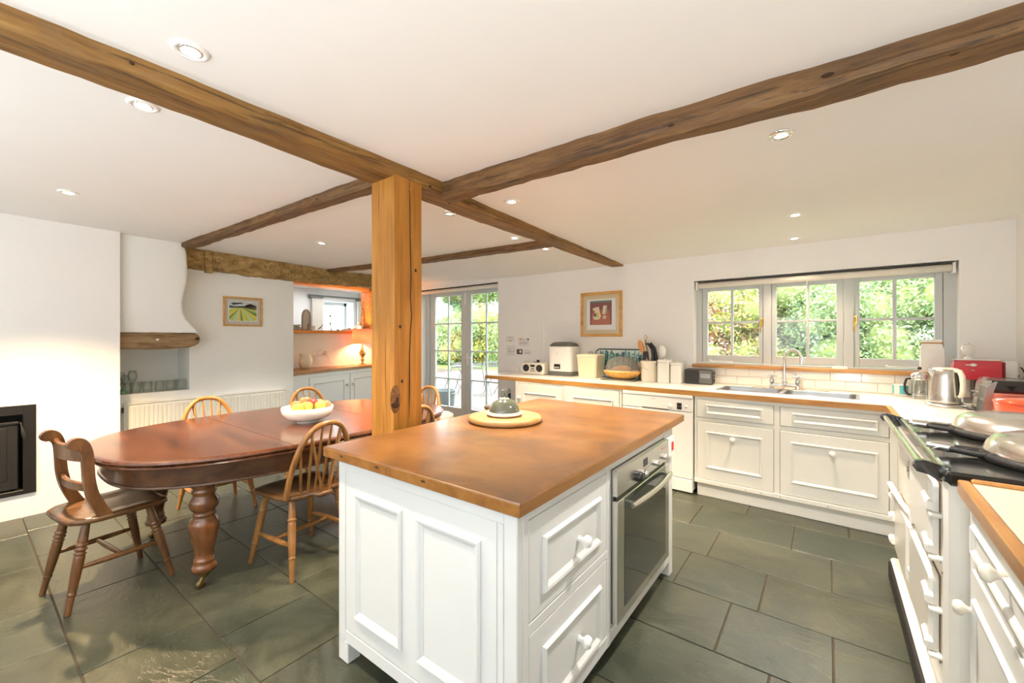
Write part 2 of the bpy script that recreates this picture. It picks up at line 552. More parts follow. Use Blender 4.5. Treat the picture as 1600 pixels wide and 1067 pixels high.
class Thing:
    """an Empty at the thing's base; part coordinates are given in the frame (W or K) unless local=True"""
    def __init__(s, name, label, cat, loc=(0, 0, 0), fr='W', rot=0.0, group=None, local=False, kind=None):
        s.loc = (0, 0, 0) if local else loc
        e = bpy.data.objects.new(name, None)
        e.empty_display_size = 0.1
        e.location = frame_pt(loc, fr)
        e.rotation_euler = (0, 0, rot + (KA if fr == 'K' else 0))
        COL.objects.link(e)
        s.o = tag(e, label, cat, group, kind)

    def part(s, name, b, mat, parent=None, label=None, kind=None):
        me = b.mesh(name, mat, s.loc)
        o = bpy.data.objects.new(name, me)
        COL.objects.link(o)
        o.parent = parent or s.o
        return tag(o, label=label, kind=kind)

    def dup(s, loc, fr='W', rot=0.0, label=None, group=None, scale=None):
        def cp(o, par):
            c = o.copy()
            COL.objects.link(c)
            c.parent = par
            for ch in kids.get(o, ()):
                cp(ch, c)
            return c
        kids = {}
        for o in COL.objects:
            if o.parent:
                kids.setdefault(o.parent, []).append(o)
        r = cp(s.o, None)
        r.location = frame_pt(loc, fr)
        r.rotation_euler = (0, 0, rot + (KA if fr == 'K' else 0))
        if scale:
            r.scale = scale
        tag(r, label, group=group)
        return r

def single(name, b, mat, label, cat, loc, fr='W', group=None, kind=None, rot=0.0, local=False):
    me = b.mesh(name, mat, (0, 0, 0) if local else loc)
    o = bpy.data.objects.new(name, me)
    o.location = frame_pt(loc, fr)
    o.rotation_euler = (0, 0, rot + (KA if fr == 'K' else 0))
    COL.objects.link(o)
    return tag(o, label, cat, group, kind)

def struct(name, b, mat, fr='W', parent=None):
    me = b.mesh(name, mat)
    o = bpy.data.objects.new(name, me)
    COL.objects.link(o)
    if parent:
        o.parent = parent
    else:
        if fr == 'K':
            o.rotation_euler = (0, 0, KA)
        o['kind'] = 'structure'
    return o

def sm(t):
    t = min(1, max(0, t))
    return t * t * (3 - 2 * t)

def ceil_z(x, y):
    return 2.32 - 0.0155 * y + 0.10 * sm((-3.4 - x) / 2.3) * sm((y - 3.0) / 1.7)

# ------------------------------------------------------------------ floor: slate tiles laid in courses over a grout bed
fl = struct('floor', B().box(-6.4, 1.15, -2.7, 5.2, -0.08, -0.006), GROUT)
rows = {}
JOINTS = {0: (-3.99, -3.21, -2.45, -2.04), 1: (-3.98, -3.72, -3.29, -2.24, -1.82), 2: (-3.58, -2.95, -1.6), 3: (-2.96, -2.3),
          4: (-0.4, 0.02), 5: (-0.70, -0.28), 6: (-0.61, 0.02), 7: (-0.82, -0.19), 8: (-0.51, 0.12), -1: (-4.50, -3.83, -3.21, -2.75)}
rt = random.Random(3)
for k in range(-7, 12):
    y0, y1 = 0.31 + 0.425 * k, 0.31 + 0.425 * (k + 1)
    js = sorted(JOINTS.get(k, ()))
    if js:
        x = js[0]
        while x > -6.3:
            x -= rt.choice((0.43, 0.58, 0.63, 0.72))
            js.insert(0, x)
        x = js[-1]
        while x < 1.1:
            x += rt.choice((0.43, 0.55, 0.63, 0.70))
            js.append(x)
        i = 0
        while i < len(js) - 1:
            if js[i + 1] - js[i] > 1.0:
                js.insert(i + 1, js[i] + 0.55)
            i += 1
    else:
        x = -6.35 + rt.random() * 0.4
        while x < 1.3:
            js.append(x)
            x += rt.choice((0.43, 0.55, 0.63, 0.72))
    for a, c in zip(js, js[1:]):
        if c < -6.3 or a > 1.1:
            continue
        g = 0.003
        h = rt.uniform(-0.0012, 0.0)
        t = B().box(max(a, -6.38) + g, min(c, 1.12) - g, y0 + g, min(y1, 5.19) - g, -0.02, h, 0.0022)
        struct('slate_tile', t, SLATE, parent=fl)

# ------------------------------------------------------------------ ceiling: one uneven lime-plastered sheet with thickness
def ceiling():
    xs = [-6.5 + 0.25 * i for i in range(33)]
    ys = [-2.8 + 0.25 * i for i in range(34)]
    b = B()
    vs = [(x, y, ceil_z(x, y)) for y in ys for x in xs]
    n = len(xs)
    fs = [(j * n + i, j * n + i + 1, (j + 1) * n + i + 1, (j + 1) * n + i) for j in range(len(ys) - 1) for i in range(n - 1)]
    b.add(vs, fs, True)
    b.box(-6.5, 1.5, -2.8, 5.45, 2.52, 2.6)
    return b
struct('ceiling', ceiling(), CEIL)

def wall_with_hole(b, axis, c0, c1, a0, a1, z0, z1, holes):
    """solid wall slab between c0..c1 on its thickness axis, a0..a1 along, with rectangular holes (a, a, z, z)"""
    hs = sorted(holes)
    cuts = sorted({a0, a1, *[h[0] for h in hs], *[h[1] for h in hs]})
    for p, q in zip(cuts, cuts[1:]):
        segs = [(z0, z1)]
        for h in hs:
            if h[0] <= p + 1e-6 and h[1] >= q - 1e-6:
                segs = [(s0, s1) for lo, hi in segs for (s0, s1) in ((lo, h[2]), (h[3], hi)) if s1 - s0 > 1e-4]
        for lo, hi in segs:
            if axis == 'x':
                b.box(c0, c1, p, q, lo, hi)
            else:
                b.box(p, q, c0, c1, lo, hi)
    return b

YB = 4.68   # inner face of the sink wall (K frame)
WX0, WX1, WZ0, WZ1 = -1.281, 0.6636, 1.075, 1.982
DX0, DX1 = -5.92, -4.025
struct('wall_back', wall_with_hole(B(), 'y', YB, YB + 0.36, -6.55, 1.30, -0.05, 2.56,
       [(WX0, WX1, WZ0, WZ1), (DX0, DX1, -0.05, 2.205)]), WALL, 'K')
struct('wall_right', B().box(0.95, 1.25, -2.9, YB + 0.02, -0.05, 2.56), WALL, 'K')
struct('wall_rear', wall_with_hole(B(), 'y', -2.68, -2.5, -5.4, 1.3, -0.05, 2.56, [(-1.8, -0.6, 1.05, 1.9)]), WALL)
# chimney wall that carries the stove, open for the firebox
b = wall_with_hole(B(), 'x', -5.5, -4.95, -2.8, 0.868, -0.05, 2.56, [(-0.62, 0.372, 0.19, 0.855)])
b.box(-5.55, -5.45, -0.7, 0.45, 0.1, 0.95)
struct('wall_left', b, WALL)
# radiator wall with the glass niche
b = wall_with_hole(B(), 'x', -5.72, -5.30, 0.86, 2.525, -0.05, 2.56, [(0.862, 1.465, 0.845, 1.32)])
b.box(-5.76, -5.68, 0.8, 1.6, 0.7, 1.45)
struct('wall_alcove', b, WALLW)
# hatch wall, set back
struct('wall_hatch', wall_with_hole(B(), 'x', -6.55, -6.33, 2.3, 5.3, -0.05, 2.56, [(2.60, 4.30, 1.495, 2.235)]), WALLW)
struct('wall_return', B().box(-6.4, -5.5, 2.40, 2.523, -0.05, 2.56), WALLW)

# swelling plaster hood of the old bread oven above the lintel
def hood():
    zs = [(1.432, 1.475), (1.45, 1.46), (1.47, 1.452), (1.50, 1.425), (1.56, 1.372), (1.63, 1.342), (1.72, 1.333), (1.80, 1.345), (1.93, 1.372), (2.08, 1.375), (2.22, 1.368), (2.33, 1.335), (2.42, 1.33)]
    rings = []
    for z, ye in zs:
        f = sm((z - 1.40) / 0.30)
        xf = -5.045 + 0.035 * f
        ring = [(-5.35, 0.84, z), (xf, 0.84, z), (xf - 0.004, 1.0, z), (xf, ye - 0.06, z)]
        for i in range(1, 7):
            a = PI / 2 * i / 6
            ring.append((xf - 0.035 + 0.035 * math.cos(a) - 0.0, ye - 0.035 * (1 - math.sin(a)), z))
        ring.append((-5.35, ye + 0.02, z))
        rings.append(ring)
    b = B()
    b.loft(rings, True, True)
    return b
struct('trim_1', hood(), WALLW)
# ------------------------------------------------------------------ timbers
def interp(tab, s):
    for a, c in zip(tab, tab[1:]):
        if s <= c[0]:
            t = (s - a[0]) / (c[0] - a[0])
            return [a[i] + (c[i] - a[i]) * max(0, t) for i in range(1, len(a))]
    return list(tab[-1][1:])

def beam(tab, axis, step=0.06, rough=0.006, seed=1, ch=0.012, top=0.05):
    """tab rows: (s, low side, high side, z bottom); the top is let into the ceiling"""
    rd = random.Random(seed)
    rings = []
    s0, s1 = tab[0][0], tab[-1][0]
    n = int((s1 - s0) / step) + 1
    w = [0.0] * 8
    for k in range(n + 1):
        s = s0 + (s1 - s0) * k / n
        lo, hi, zb = interp(tab, s)
        w = [0.72 * q + rd.uniform(-1, 1) * rough * 0.7 for q in w]
        mid = 0.5 * (lo + hi)
        zt = (ceil_z(mid, s) if axis == 'y' else ceil_z(s, mid)) + top
        zc = zt - top
        q = [(lo + w[0], zt), (lo + w[0], zc - (zc - zb) * 0.5), (lo + w[1] * 0.8, zb + ch * 1.2 + w[2]), (lo + ch + w[1], zb + w[3] * 0.7),
             (hi - ch + w[4], zb + w[5] * 0.7), (hi + w[4] * 0.8, zb + ch * 1.2 + w[6]), (hi + w[7], zc - (zc - zb) * 0.5), (hi + w[7], zt)]
        rings.append([(a, s, z) if axis == 'y' else (s, a, z) for a, z in q])
    b = B()
    b.loft(rings, True, False)
    return b

def holes_in(t, pts, mat=CRACK):
    for i, (p, r) in enumerate(pts):
        t.part('peg_hole', B().ball(p, tuple(q * 0.6 for q in r), 8, 5), mat)

t = Thing('oak_beam', 'long main oak ceiling beam resting on the square oak post', 'beam', (-1.9, 1.0, 2.25))
t.part('timber', beam([(-2.5, -2.05, -1.87, 2.27), (0, -2.012, -1.851, 2.255), (1.2, -2.008, -1.806, 2.228), (1.78, -2.00, -1.797, 2.222),
                       (1.83, -2.00, -1.845, 2.222), (2.46, -2.03, -1.868, 2.222), (3.0, -2.04, -1.885, 2.222), (4.5, -2.075, -1.92, 2.222), (4.74, -2.08, -1.925, 2.226)],
                      'y', 0.06, 0.006, 3), OAKB)
holes_in(t, [((-1.89, 1.86, 2.222), (0.014, 0.02, 0.006)), ((-1.88, 1.98, 2.224), (0.012, 0.018, 0.006)), ((-1.83, 0.35, 2.285), (0.006, 0.012, 0.01)), ((-1.8, 1.62, 2.24), (0.01, 0.015, 0.012)),
             ((-1.95, 2.75, 2.222), (0.01, 0.012, 0.006)), ((-1.93, 2.95, 2.222), (0.012, 0.015, 0.006))])
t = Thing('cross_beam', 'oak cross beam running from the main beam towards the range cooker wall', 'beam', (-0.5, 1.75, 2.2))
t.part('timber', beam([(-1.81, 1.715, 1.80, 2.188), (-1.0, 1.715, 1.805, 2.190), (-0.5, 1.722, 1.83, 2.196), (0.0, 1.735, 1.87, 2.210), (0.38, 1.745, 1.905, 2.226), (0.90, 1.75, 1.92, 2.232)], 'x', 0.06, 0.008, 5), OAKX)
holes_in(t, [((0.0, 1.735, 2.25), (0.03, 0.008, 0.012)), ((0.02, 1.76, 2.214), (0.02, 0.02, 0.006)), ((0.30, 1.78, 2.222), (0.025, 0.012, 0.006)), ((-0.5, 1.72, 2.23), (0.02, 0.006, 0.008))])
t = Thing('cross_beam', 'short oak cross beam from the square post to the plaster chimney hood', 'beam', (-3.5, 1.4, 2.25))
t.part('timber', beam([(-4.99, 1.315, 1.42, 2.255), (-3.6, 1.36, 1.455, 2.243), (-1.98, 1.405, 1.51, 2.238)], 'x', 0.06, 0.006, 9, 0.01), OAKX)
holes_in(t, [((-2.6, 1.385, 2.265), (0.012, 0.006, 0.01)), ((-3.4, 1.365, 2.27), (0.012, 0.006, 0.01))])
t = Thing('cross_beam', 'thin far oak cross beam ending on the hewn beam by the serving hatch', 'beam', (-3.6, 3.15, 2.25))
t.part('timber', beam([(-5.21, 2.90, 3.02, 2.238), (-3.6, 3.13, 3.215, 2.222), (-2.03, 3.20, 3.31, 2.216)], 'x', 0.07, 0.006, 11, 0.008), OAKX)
t = Thing('hewn_beam', 'rough adze-hewn oak beam along the radiator wall over the hatch', 'beam', (-5.25, 3.0, 2.2))
t.part('timber', beam([(1.36, -5.34, -5.20, 2.095), (2.0, -5.34, -5.19, 2.088), (2.5, -5.34, -5.20, 2.082), (3.7, -5.34, -5.20, 2.10), (4.35, -5.34, -5.20, 2.10)], 'y', 0.035, 0.013, 13, 0.016), OAKR)
t.part('strut', B().prism(rrect(-5.215, -5.165, 1.565, 1.632, 0.012, 3), 2.062, 2.33, 'xy', bev=0.012), OAKR)

# square oak post standing behind the island
t = Thing('oak_post', 'square orange oak post standing behind the island worktop', 'post', (-1.905, 1.47, 0))
t.part('timber', B().box(-2.0, -1.806, 1.372, 1.566, 0, 2.245, 0.006), OAKP)
def crack(path, w, x=None, y=None):
    b = B()
    pts = [(x, p, z) if x is not None else (p, y, z) for p, z in path]
    b.tube(pts, [0.25 * w] + [w] * (len(pts) - 2) + [0.25 * w], 6)
    return b
t.part('crack', crack([(1.478, 2.24), (1.479, 2.1), (1.481, 1.95), (1.487, 1.7), (1.483, 1.6), (1.492, 1.5), (1.484, 1.42), (1.478, 1.3), (1.477, 1.1), (1.475, 0.95)], 0.0035, x=-1.806), CRACK)
t.part('crack', crack([(-1.87, 1.40), (-1.874, 1.2), (-1.868, 1.0)], 0.0016, y=1.372), CRACK)
t.part('crack', crack([(-1.93, 2.24), (-1.931, 2.1), (-1.929, 2.0)], 0.0014, y=1.372), CRACK)
t.part('knot_hole', B().ball((-1.8055, 1.385, 1.03), (0.004, 0.028, 0.020), 12, 6).ball((-1.8055, 1.392, 1.055), (0.003, 0.02, 0.03), 10, 5), CRACK)
t.part('knot', B().ball((-1.8055, 1.385, 1.06), (0.0025, 0.035, 0.075), 14, 8), plain('knot_wood', (0.22, 0.10, 0.03), 0.7, var=0.6, vscale=60))
for yy, zz in ((1.415, 1.44), (1.428, 1.15), (1.52, 1.75)):
    t.part('knot', B().ball((-1.8055, yy, zz), (0.002, 0.008, 0.01), 10, 5), CRACK)
for yy, zz in ((1.468, 2.17), (1.476, 1.92)):
    t.part('hook', B().tube([(-1.806, yy, zz), (-1.79, yy, zz), (-1.785, yy, zz + 0.008), (-1.79, yy, zz + 0.014)], 0.0022, 6), BRASS)

# old lintel set in the plaster over the niche
def lintel():
    rings = []
    rd = random.Random(2)
    tab = [(0.86, -5.27, 1.277, 1.425), (1.0, -5.27, 1.275, 1.437), (1.1, -5.27, 1.272, 1.441), (1.25, -5.27, 1.275, 1.440), (1.33, -5.27, 1.284, 1.428), (1.40, -5.26, 1.288, 1.432), (1.44, -5.25, 1.300, 1.427), (1.475, -5.22, 1.325, 1.405), (1.485, -5.2, 1.345, 1.39)]
    for y, xb, z0, z1 in tab:
        w = lambda: rd.uniform(-0.004, 0.004)
        xf = -5.035 - (0.012 if y > 1.47 else 0)
        rings.append([(xb, y, z0), (xf - 0.02, y, z0 + w()), (xf + w(), y, z0 + 0.02), (xf + w(), y, (z0 + z1) / 2 + w()), (xf + w(), y, z1 - 0.02), (xf - 0.02, y, z1 + w()), (xb, y, z1)])
    return B().loft(rings, True, False)
t = Thing('lintel', 'weathered oak lintel set in plaster above the shelf of glasses', 'lintel', (-5.15, 1.2, 1.35))
t.part('timber', lintel(), LINTW)
t.part('rot_hole', B().ball((-5.04, 1.447, 1.372), (0.008, 0.028, 0.017), 10, 6), CRACK)
t.part('pale_knot', B().ball((-5.034, 1.145, 1.365), (0.004, 0.013, 0.009), 8, 5), PAPER)

# ------------------------------------------------------------------ kitchen window: three casements, four panes each
win = struct('window_1', B().box(WX0 - 0.02, WX0 + 0.056, YB + 0.10, YB + 0.19, WZ0, WZ1 + 0.02, 0.004).box(0.591, 0.70, YB + 0.10, YB + 0.19, WZ0, WZ1 + 0.02, 0.004)
             .box(WX0, 0.70, YB + 0.10, YB + 0.19, 1.90, WZ1 + 0.02).box(WX0, 0.70, YB + 0.08, YB + 0.19, WZ0, 1.122, 0.004)
             .box(-0.658, -0.590, YB + 0.09, YB + 0.19, 1.10, 1.93, 0.004).box(-0.034, 0.035, YB + 0.09, YB + 0.19, 1.10, 1.93, 0.004), GREYP, 'K')
win['label'] = 'grey painted three-casement window above the sink'

def kid(name, b, mat, parent, label=None):
    o = struct(name, b, mat, parent=parent)
    return tag(o, label)

def casement(x0, x1, g0, g1, gm, hx, stay):
    y0, y1 = YB + 0.105, YB + 0.155
    z0, z1, ga, gb, gmz = 1.128, 1.918, 1.200, 1.874, 1.541
    b = B().box(x0, g0, y0, y1, z0, z1, 0.004).box(g1, x1, y0, y1, z0, z1, 0.004).box(g0, g1, y0, y1, z0, ga, 0.004).box(g0, g1, y0, y1, gb, z1, 0.004)
    c = kid('casement', b, GREYP, win)
    kid('glazing_bar', B().box(gm - 0.012, gm + 0.012, y0 + 0.005, y1 - 0.005, ga, gb, 0.004), GREYP, c)
    kid('glazing_bar', B().box(g0, g1, y0 + 0.006, y1 - 0.006, gmz - 0.011, gmz + 0.011, 0.004), GREYP, c)
    for a0, a1 in ((g0, gm - 0.012), (gm + 0.012, g1)):
        for c0, c1 in ((ga, gmz - 0.011), (gmz + 0.011, gb)):
            kid('pane', B().box(a0, a1, y0 + 0.022, y0 + 0.0225, c0, c1), PANE, c)
    if hx:
        h = B().box(hx - 0.012, hx + 0.012, y0 - 0.012, y0 + 0.002, 1.50, 1.58, 0.003)
        h.tube([(hx, y0 - 0.01, 1.56), (hx, y0 - 0.035, 1.56), (hx - 0.004, y0 - 0.04, 1.52), (hx - 0.01, y0 - 0.038, 1.455), (hx - 0.006, y0 - 0.036, 1.43)], [0.007, 0.008, 0.008, 0.007, 0.004], 8)
        kid('window_handle', h, BRASS, c, 'brass window handle')
    if stay:
        kid('window_stay', B().box(stay[0], stay[1], y0 - 0.022, y0 - 0.004, 1.130, 1.142, 0.003).ball((stay[0], y0 - 0.013, 1.142), 0.011, 8, 5), WHITEP, c)
casement(-1.222, -0.660, -1.173, -0.697, -0.939, -0.672, (-1.14, -0.93))
casement(-0.588, -0.036, -0.550, -0.087, -0.300, None, None)
casement(0.037, 0.589, 0.074, 0.541, 0.302, 0.046, (0.25, 0.46))
sill = B().box(WX0 - 0.012, 0.70, YB - 0.035, YB + 0.11, 1.074, 1.108, 0.006)
kid('sill_board', sill, EDGEW, win, 'wooden sill board')
t = Thing('roller_blind', 'rolled cream roller blind across the head of the sink window', 'blind', (-0.3, YB + 0.05, 1.93), 'K')
t.part('roller', B().lathe([(0.0, -0.94), (0.030, -0.94), (0.030, 0.935), (0.0, 0.935)], (-0.305, YB + 0.052, 1.934), 14, 'x'), BLINDM)
t.part('cassette', B().box(-1.262, 0.645, YB + 0.015, YB + 0.10, 1.966, 1.979, 0.003), DGREY)
t.part('bracket', B().box(0.632, 0.650, YB + 0.012, YB + 0.092, 1.885, 1.972, 0.004), WHITEP)
t.part('bracket', B().box(-1.266, -1.248, YB + 0.012, YB + 0.092, 1.885, 1.972, 0.004), WHITEP)
t.part('pull_cord', B().tube([(-0.300, YB + 0.03, 1.91), (-0.300, YB + 0.03, 1.50)], 0.0022, 6).ball((-0.300, YB + 0.03, 1.49), (0.006, 0.006, 0.012), 8, 6), WHITEP)
single('soap_dish', B().prism(rrect(-0.06, 0.06, -0.028, 0.028, 0.02), 0, 0.016, bev=0.005).prism(rrect(-0.05, 0.05, -0.02, 0.02, 0.015), 0.016, 0.024, bev=0.006), CERAM,
       'small white soap dish lying on the wooden window sill', 'soap dish', (-0.06, YB + 0.03, 1.108), 'K', local=True)

# ------------------------------------------------------------------ french doors
YD = 4.93
dz0, dz1 = 0.0, 2.205
fb = B().box(DX0, DX0 + 0.085, YD - 0.03, YD + 0.08, 0, dz1, 0.004).box(DX1 - 0.07, DX1, YD - 0.03, YD + 0.08, 0, dz1, 0.004).box(DX0, DX1, YD - 0.03, YD + 0.08, 2.165, dz1, 0.004).box(DX0, DX1, YD - 0.03, YD + 0.12, -0.04, 0.025, 0.004)
dr = struct('door_1', fb, DOORP, 'K')
dr['label'] = 'pale grey glazed double doors to the garden'
def leaf(x0, x1, g0, g1, gm, hx):
    y0, y1 = YD, YD + 0.045
    ga, gb = 0.205, 2.095
    b = B().box(x0, g0, y0, y1, 0.03, 2.16, 0.004).box(g1, x1, y0, y1, 0.03, 2.16, 0.004).box(g0, g1, y0, y1, 0.03, ga, 0.004).box(g0, g1, y0, y1, gb, 2.16, 0.004)
    d = kid('door_leaf', b, DOORP, dr)
    kid('glazing_bar', B().box(gm - 0.013, gm + 0.013, y0 + 0.004, y1 - 0.004, ga, gb, 0.004), DOORP, d)
    hz = [ga, 0.683, 1.159, 1.624, gb]
    for z in hz[1:-1]:
        kid('glazing_bar', B().box(g0, g1, y0 + 0.005, y1 - 0.005, z - 0.012, z + 0.012, 0.004), DOORP, d)
    for a0, a1 in ((g0, gm - 0.013), (gm + 0.013, g1)):
        for q, c0 in enumerate(hz[:-1]):
            kid('pane', B().box(a0, a1, y0 + 0.022, y0 + 0.0225, c0 + 0.006, hz[q + 1] - 0.006), PANE, d)
    if hx:
        h = B().box(hx - 0.02, hx + 0.02, y0 - 0.01, y0, 0.93, 1.13, 0.004)
        h.tube([(hx, y0 - 0.008, 1.06), (hx, y0 - 0.05, 1.06), (hx + 0.02, y0 - 0.055, 1.06), (hx + 0.12, y0 - 0.055, 1.055)], 0.009, 8)
        kid('door_handle', h, WHITEP, d, 'white lever handle')
        kid('door_bolt', B().box(hx - 0.06, hx - 0.03, y0 - 0.016, y0, 1.93, 2.13, 0.004), WHITEP, d)
leaf(-5.832, -4.945, -5.706, -5.054, -5.374, None)
leaf(-4.938, -4.10, -4.822, -4.17, -4.493, -4.90)
t = Thing('blind_cassette', 'slim white roller blind cassette over the garden doors', 'blind', (-4.95, YB + 0.06, 2.19), 'K')
t.part('roll', B().lathe([(0.0, -0.93), (0.032, -0.93), (0.032, 0.93), (0.0, 0.93)], (-4.965, YB + 0.055, 2.162), 12, 'x'), BLINDM)
t.part('track', B().box(-5.90, -4.03, YB + 0.01, YB + 0.10, 2.190, 2.203, 0.002), DGREY)

# ------------------------------------------------------------------ metro tiles below the window, each one set proud of the grout
gb_ = struct('trim_2', B().box(-1.36, 0.95, YB - 0.004, YB + 0.002, 0.908, 1.085), plain('tile_grout', (0.74, 0.68, 0.58), 0.8), 'K')
tl = 0.212
for r in range(2):
    z0 = 0.918 + 0.081 * r
    off = -1.355 + (0.06 if r == 0 else -0.045)
    x = off
    while x < 0.94:
        a, c = max(x, -1.358), min(x + tl, 0.948)
        if c - a > 0.02:
            struct('tile', B().box(a + 0.002, c - 0.002, YB - 0.0105, YB - 0.003, z0 + 0.002, min(z0 + 0.079, 1.084), 0.0025), TILEW, parent=gb_)
        x += tl
gb_['label'] = 'two courses of white brick-shaped tiles behind the sink'
# ------------------------------------------------------------------ kitchen island (W frame)
IX0, IX1, IY0, IY1 = -1.690, -0.732, 0.998, 2.545
IT = 0.868
def mouldprof(w=0.030, h=0.012):
    return [(0, 0), (0.002, h * 0.55), (w * 0.25, h), (w * 0.55, h * 0.85), (w * 0.8, h * 0.35), (w, 0.0005)]
Pxp = lambda xf: (lambda u, v, h: (xf + h, u, v))       # face looking +x
Pxm = lambda xf: (lambda u, v, h: (xf - h, u, v))       # face looking -x
Pym = lambda yf: (lambda u, v, h: (u, yf - h, v))       # face looking -y

def knob(t, P, u, v, mat, parent=None, r=0.021):
    """turned wooden knob with waist, standing out of the face P"""
    prof = [(0.010, 0), (0.014, 0.003), (0.0085, 0.012), (0.012, 0.02), (r, 0.030), (r * 1.02, 0.038), (r * 0.85, 0.047), (r * 0.35, 0.051)]
    rings = []
    n = 16
    for rr, h in prof:
        rings.append([P(u + rr * math.cos(2 * PI * i / n), v + rr * math.sin(2 * PI * i / n), h) for i in range(n)])
    return t.part('knob', B().loft(rings, True, True), mat, parent)

t = Thing('island_cabinet', 'white painted kitchen island cabinet under the thick wooden worktop', 'cabinet', ((IX0 + IX1) / 2, (IY0 + IY1) / 2, 0))
b = B().box(IX0 + 0.02, IX1 - 0.02, IY0 + 0.02, IY1 - 0.02, 0.10, IT - 0.002)
t.part('carcass', b, CABW)
for px in (IX0, IX1 - 0.07):
    for py in (IY0, IY1 - 0.06):
        t.part('foot', B().box(px, px + 0.07, py, py + 0.06, 0.0, 0.092, 0.003), CABW)
# corner stiles and rails on the face that looks at the camera
ef = B().box(IX0, IX0 + 0.05, IY0, IY0 + 0.03, 0.085, IT, 0.003).box(IX1 - 0.052, IX1 - 0.001, IY0, IY0 + 0.03, 0.085, IT, 0.003)
ef.box(IX0 + 0.05, IX1 - 0.052, IY0 + 0.001, IY0 + 0.03, 0.086, 0.140, 0.003)
ef.box(IX0 + 0.05, IX1 - 0.052, IY0 + 0.0012, IY0 + 0.03, 0.8165, IT)
t.part('end_frame', ef, CABW)
ep = t.part('end_panel', B().box(IX0 + 0.052, IX1 - 0.080, IY0 + 0.002, IY0 + 0.02, 0.1425, 0.8145, 0.002), CABW)
t.part('end_panel', B().box(IX1 - 0.078, IX1 - 0.054, IY0 + 0.0015, IY0 + 0.02, 0.1425, 0.8145, 0.002), CABW)
for u0, u1 in ((-1.568, -1.262), (-1.180, -0.873)):
    t.part('moulding', B().strip(u0, u1, 0.219, 0.740, Pym(IY0 + 0.002), [(0, 0), (0.001, 0.008), (0.008, 0.014), (0.018, 0.011), (0.026, 0.004), (0.034, 0.0008)]), CABW, ep)
t.part('worn_gap_shade', B().box(IX0 + 0.049, IX1 - 0.051, IY0 + 0.006, IY0 + 0.02, 0.138, 0.144), WORNGAP, ep)
# the long face: frame, two drawers, oven bay
rf = B().box(IX1 - 0.03, IX1, IY0 + 0.0305, 1.060, 0.085, IT, 0.003).box(IX1 - 0.03, IX1, 1.630, 1.668, 0.085, IT, 0.003).box(IX1 - 0.03, IX1, 2.385, IY1, 0.085, IT, 0.003)
rf.box(IX1 - 0.03, IX1 - 0.001, 1.05, 2.5, 0.086, 0.141, 0.003).box(IX1 - 0.03, IX1 - 0.001, 1.05, 1.66, 0.463, 0.498, 0.002).box(IX1 - 0.03, IX1 - 0.001, 1.05, 2.5, 0.8205, IT, 0.002)
t.part('face_frame', rf, CABW)
for z0, z1, m0, m1 in ((0.501, 0.8175, 0.556, 0.742), (0.1435, 0.460, 0.160, 0.386)):
    d = t.part('drawer', B().box(IX1 - 0.022, IX1 - 0.0015, 1.0625, 1.6275, z0, z1, 0.002), CABW)
    t.part('worn_gap_shade', B().box(IX1 - 0.020, IX1 - 0.008, 1.0595, 1.6305, z0 - 0.0035, z1 + 0.0035), WORNGAP, d)  # brown backing: worn wood edge plus painted shade in the drawer gap
    t.part('moulding', B().strip(1.137, 1.564, m0, m1, Pxp(IX1 - 0.0015), mouldprof(0.030, 0.013)), CABW, d)
    knob(t, Pxp(IX1 - 0.0015), 1.382, (0.640 if z0 > 0.4 else 0.274), WHITEP, d, 0.022)
t.part('oven_surround', B().box(IX1 - 0.012, IX1 + 0.004, 2.400, 2.406, 0.19, 0.80, 0.002), CABW)

t = Thing('island_worktop', 'thick stained hardwood worktop on the kitchen island', 'worktop', (-1.25, 1.8, IT))
poly = [(-1.742, 0.957), (-0.694, 0.957), (-0.704, 2.690), (-1.800, 2.745)]
def slab(poly, z0, z1, r):
    rings = [[(x, y, z0) for x, y in offset(poly, 0.004)], [(x, y, z0 + 0.004) for x, y in poly], [(x, y, z1 - r) for x, y in poly]]
    for k in range(1, 4):
        a = PI / 2 * k / 3
        rings.append([(x, y, z1 - r + r * math.sin(a)) for x, y in offset(poly, r * (1 - math.cos(a)))])
    return rings
rr = slab(poly, IT, 0.912, 0.008)
b = B()
b.loft(rr[:4], False, False, 1)
b.loft(rr[3:], False, False, 0)
b.add(rr[-1], [tuple(range(4))], False, 0)
b.add(rr[0], [tuple(range(4))], False, 1)
t.part('slab', b, [ISLTOP, ISLEDGE])
for xx in (-1.60, -1.36, -1.10):
    t.part('peg', B().box(xx - 0.010, xx + 0.010, 0.9555, 0.960, 0.888, 0.896, 0.001), CRACK)

# built-in oven
ox = IX1 + 0.0005
t = Thing('oven', 'stainless steel built-in oven in the island side', 'oven', (IX1, 2.02, 0.17))
t.part('body', B().box(IX1 - 0.018, ox + 0.004, 1.670, 2.384, 0.168, 0.8195, 0.002), STEELD)
cp = t.part('control_panel', B().box(ox + 0.002, ox + 0.026, 1.672, 2.382, 0.708, 0.8185, 0.003), STEEL)
t.part('display', B().box(ox + 0.026, ox + 0.0268, 1.985, 2.045, 0.760, 0.796), BLACKP, cp)
t.part('trim_line', B().box(ox + 0.026, ox + 0.0265, 1.78, 2.34, 0.7475, 0.7490), STEELD, cp)
t.part('indicator_lamp', B().ball((ox + 0.026, 2.275, 0.790), 0.005, 8, 5), SWITCHR, cp)
def dial(y, z, r, l, mat):
    return B().lathe([(r, 0), (r, l * 0.7), (r * 0.85, l), (0.001, l)], (ox + 0.026, y, z), 18, 'x')
t.part('dial', dial(1.905, 0.738, 0.024, 0.026, BLACKP), BLACKP, cp)
t.part('dial', dial(1.965, 0.740, 0.016, 0.03, CHROME), CHROME, cp)
t.part('dial', dial(2.155, 0.742, 0.016, 0.020, STEEL), STEEL, cp)
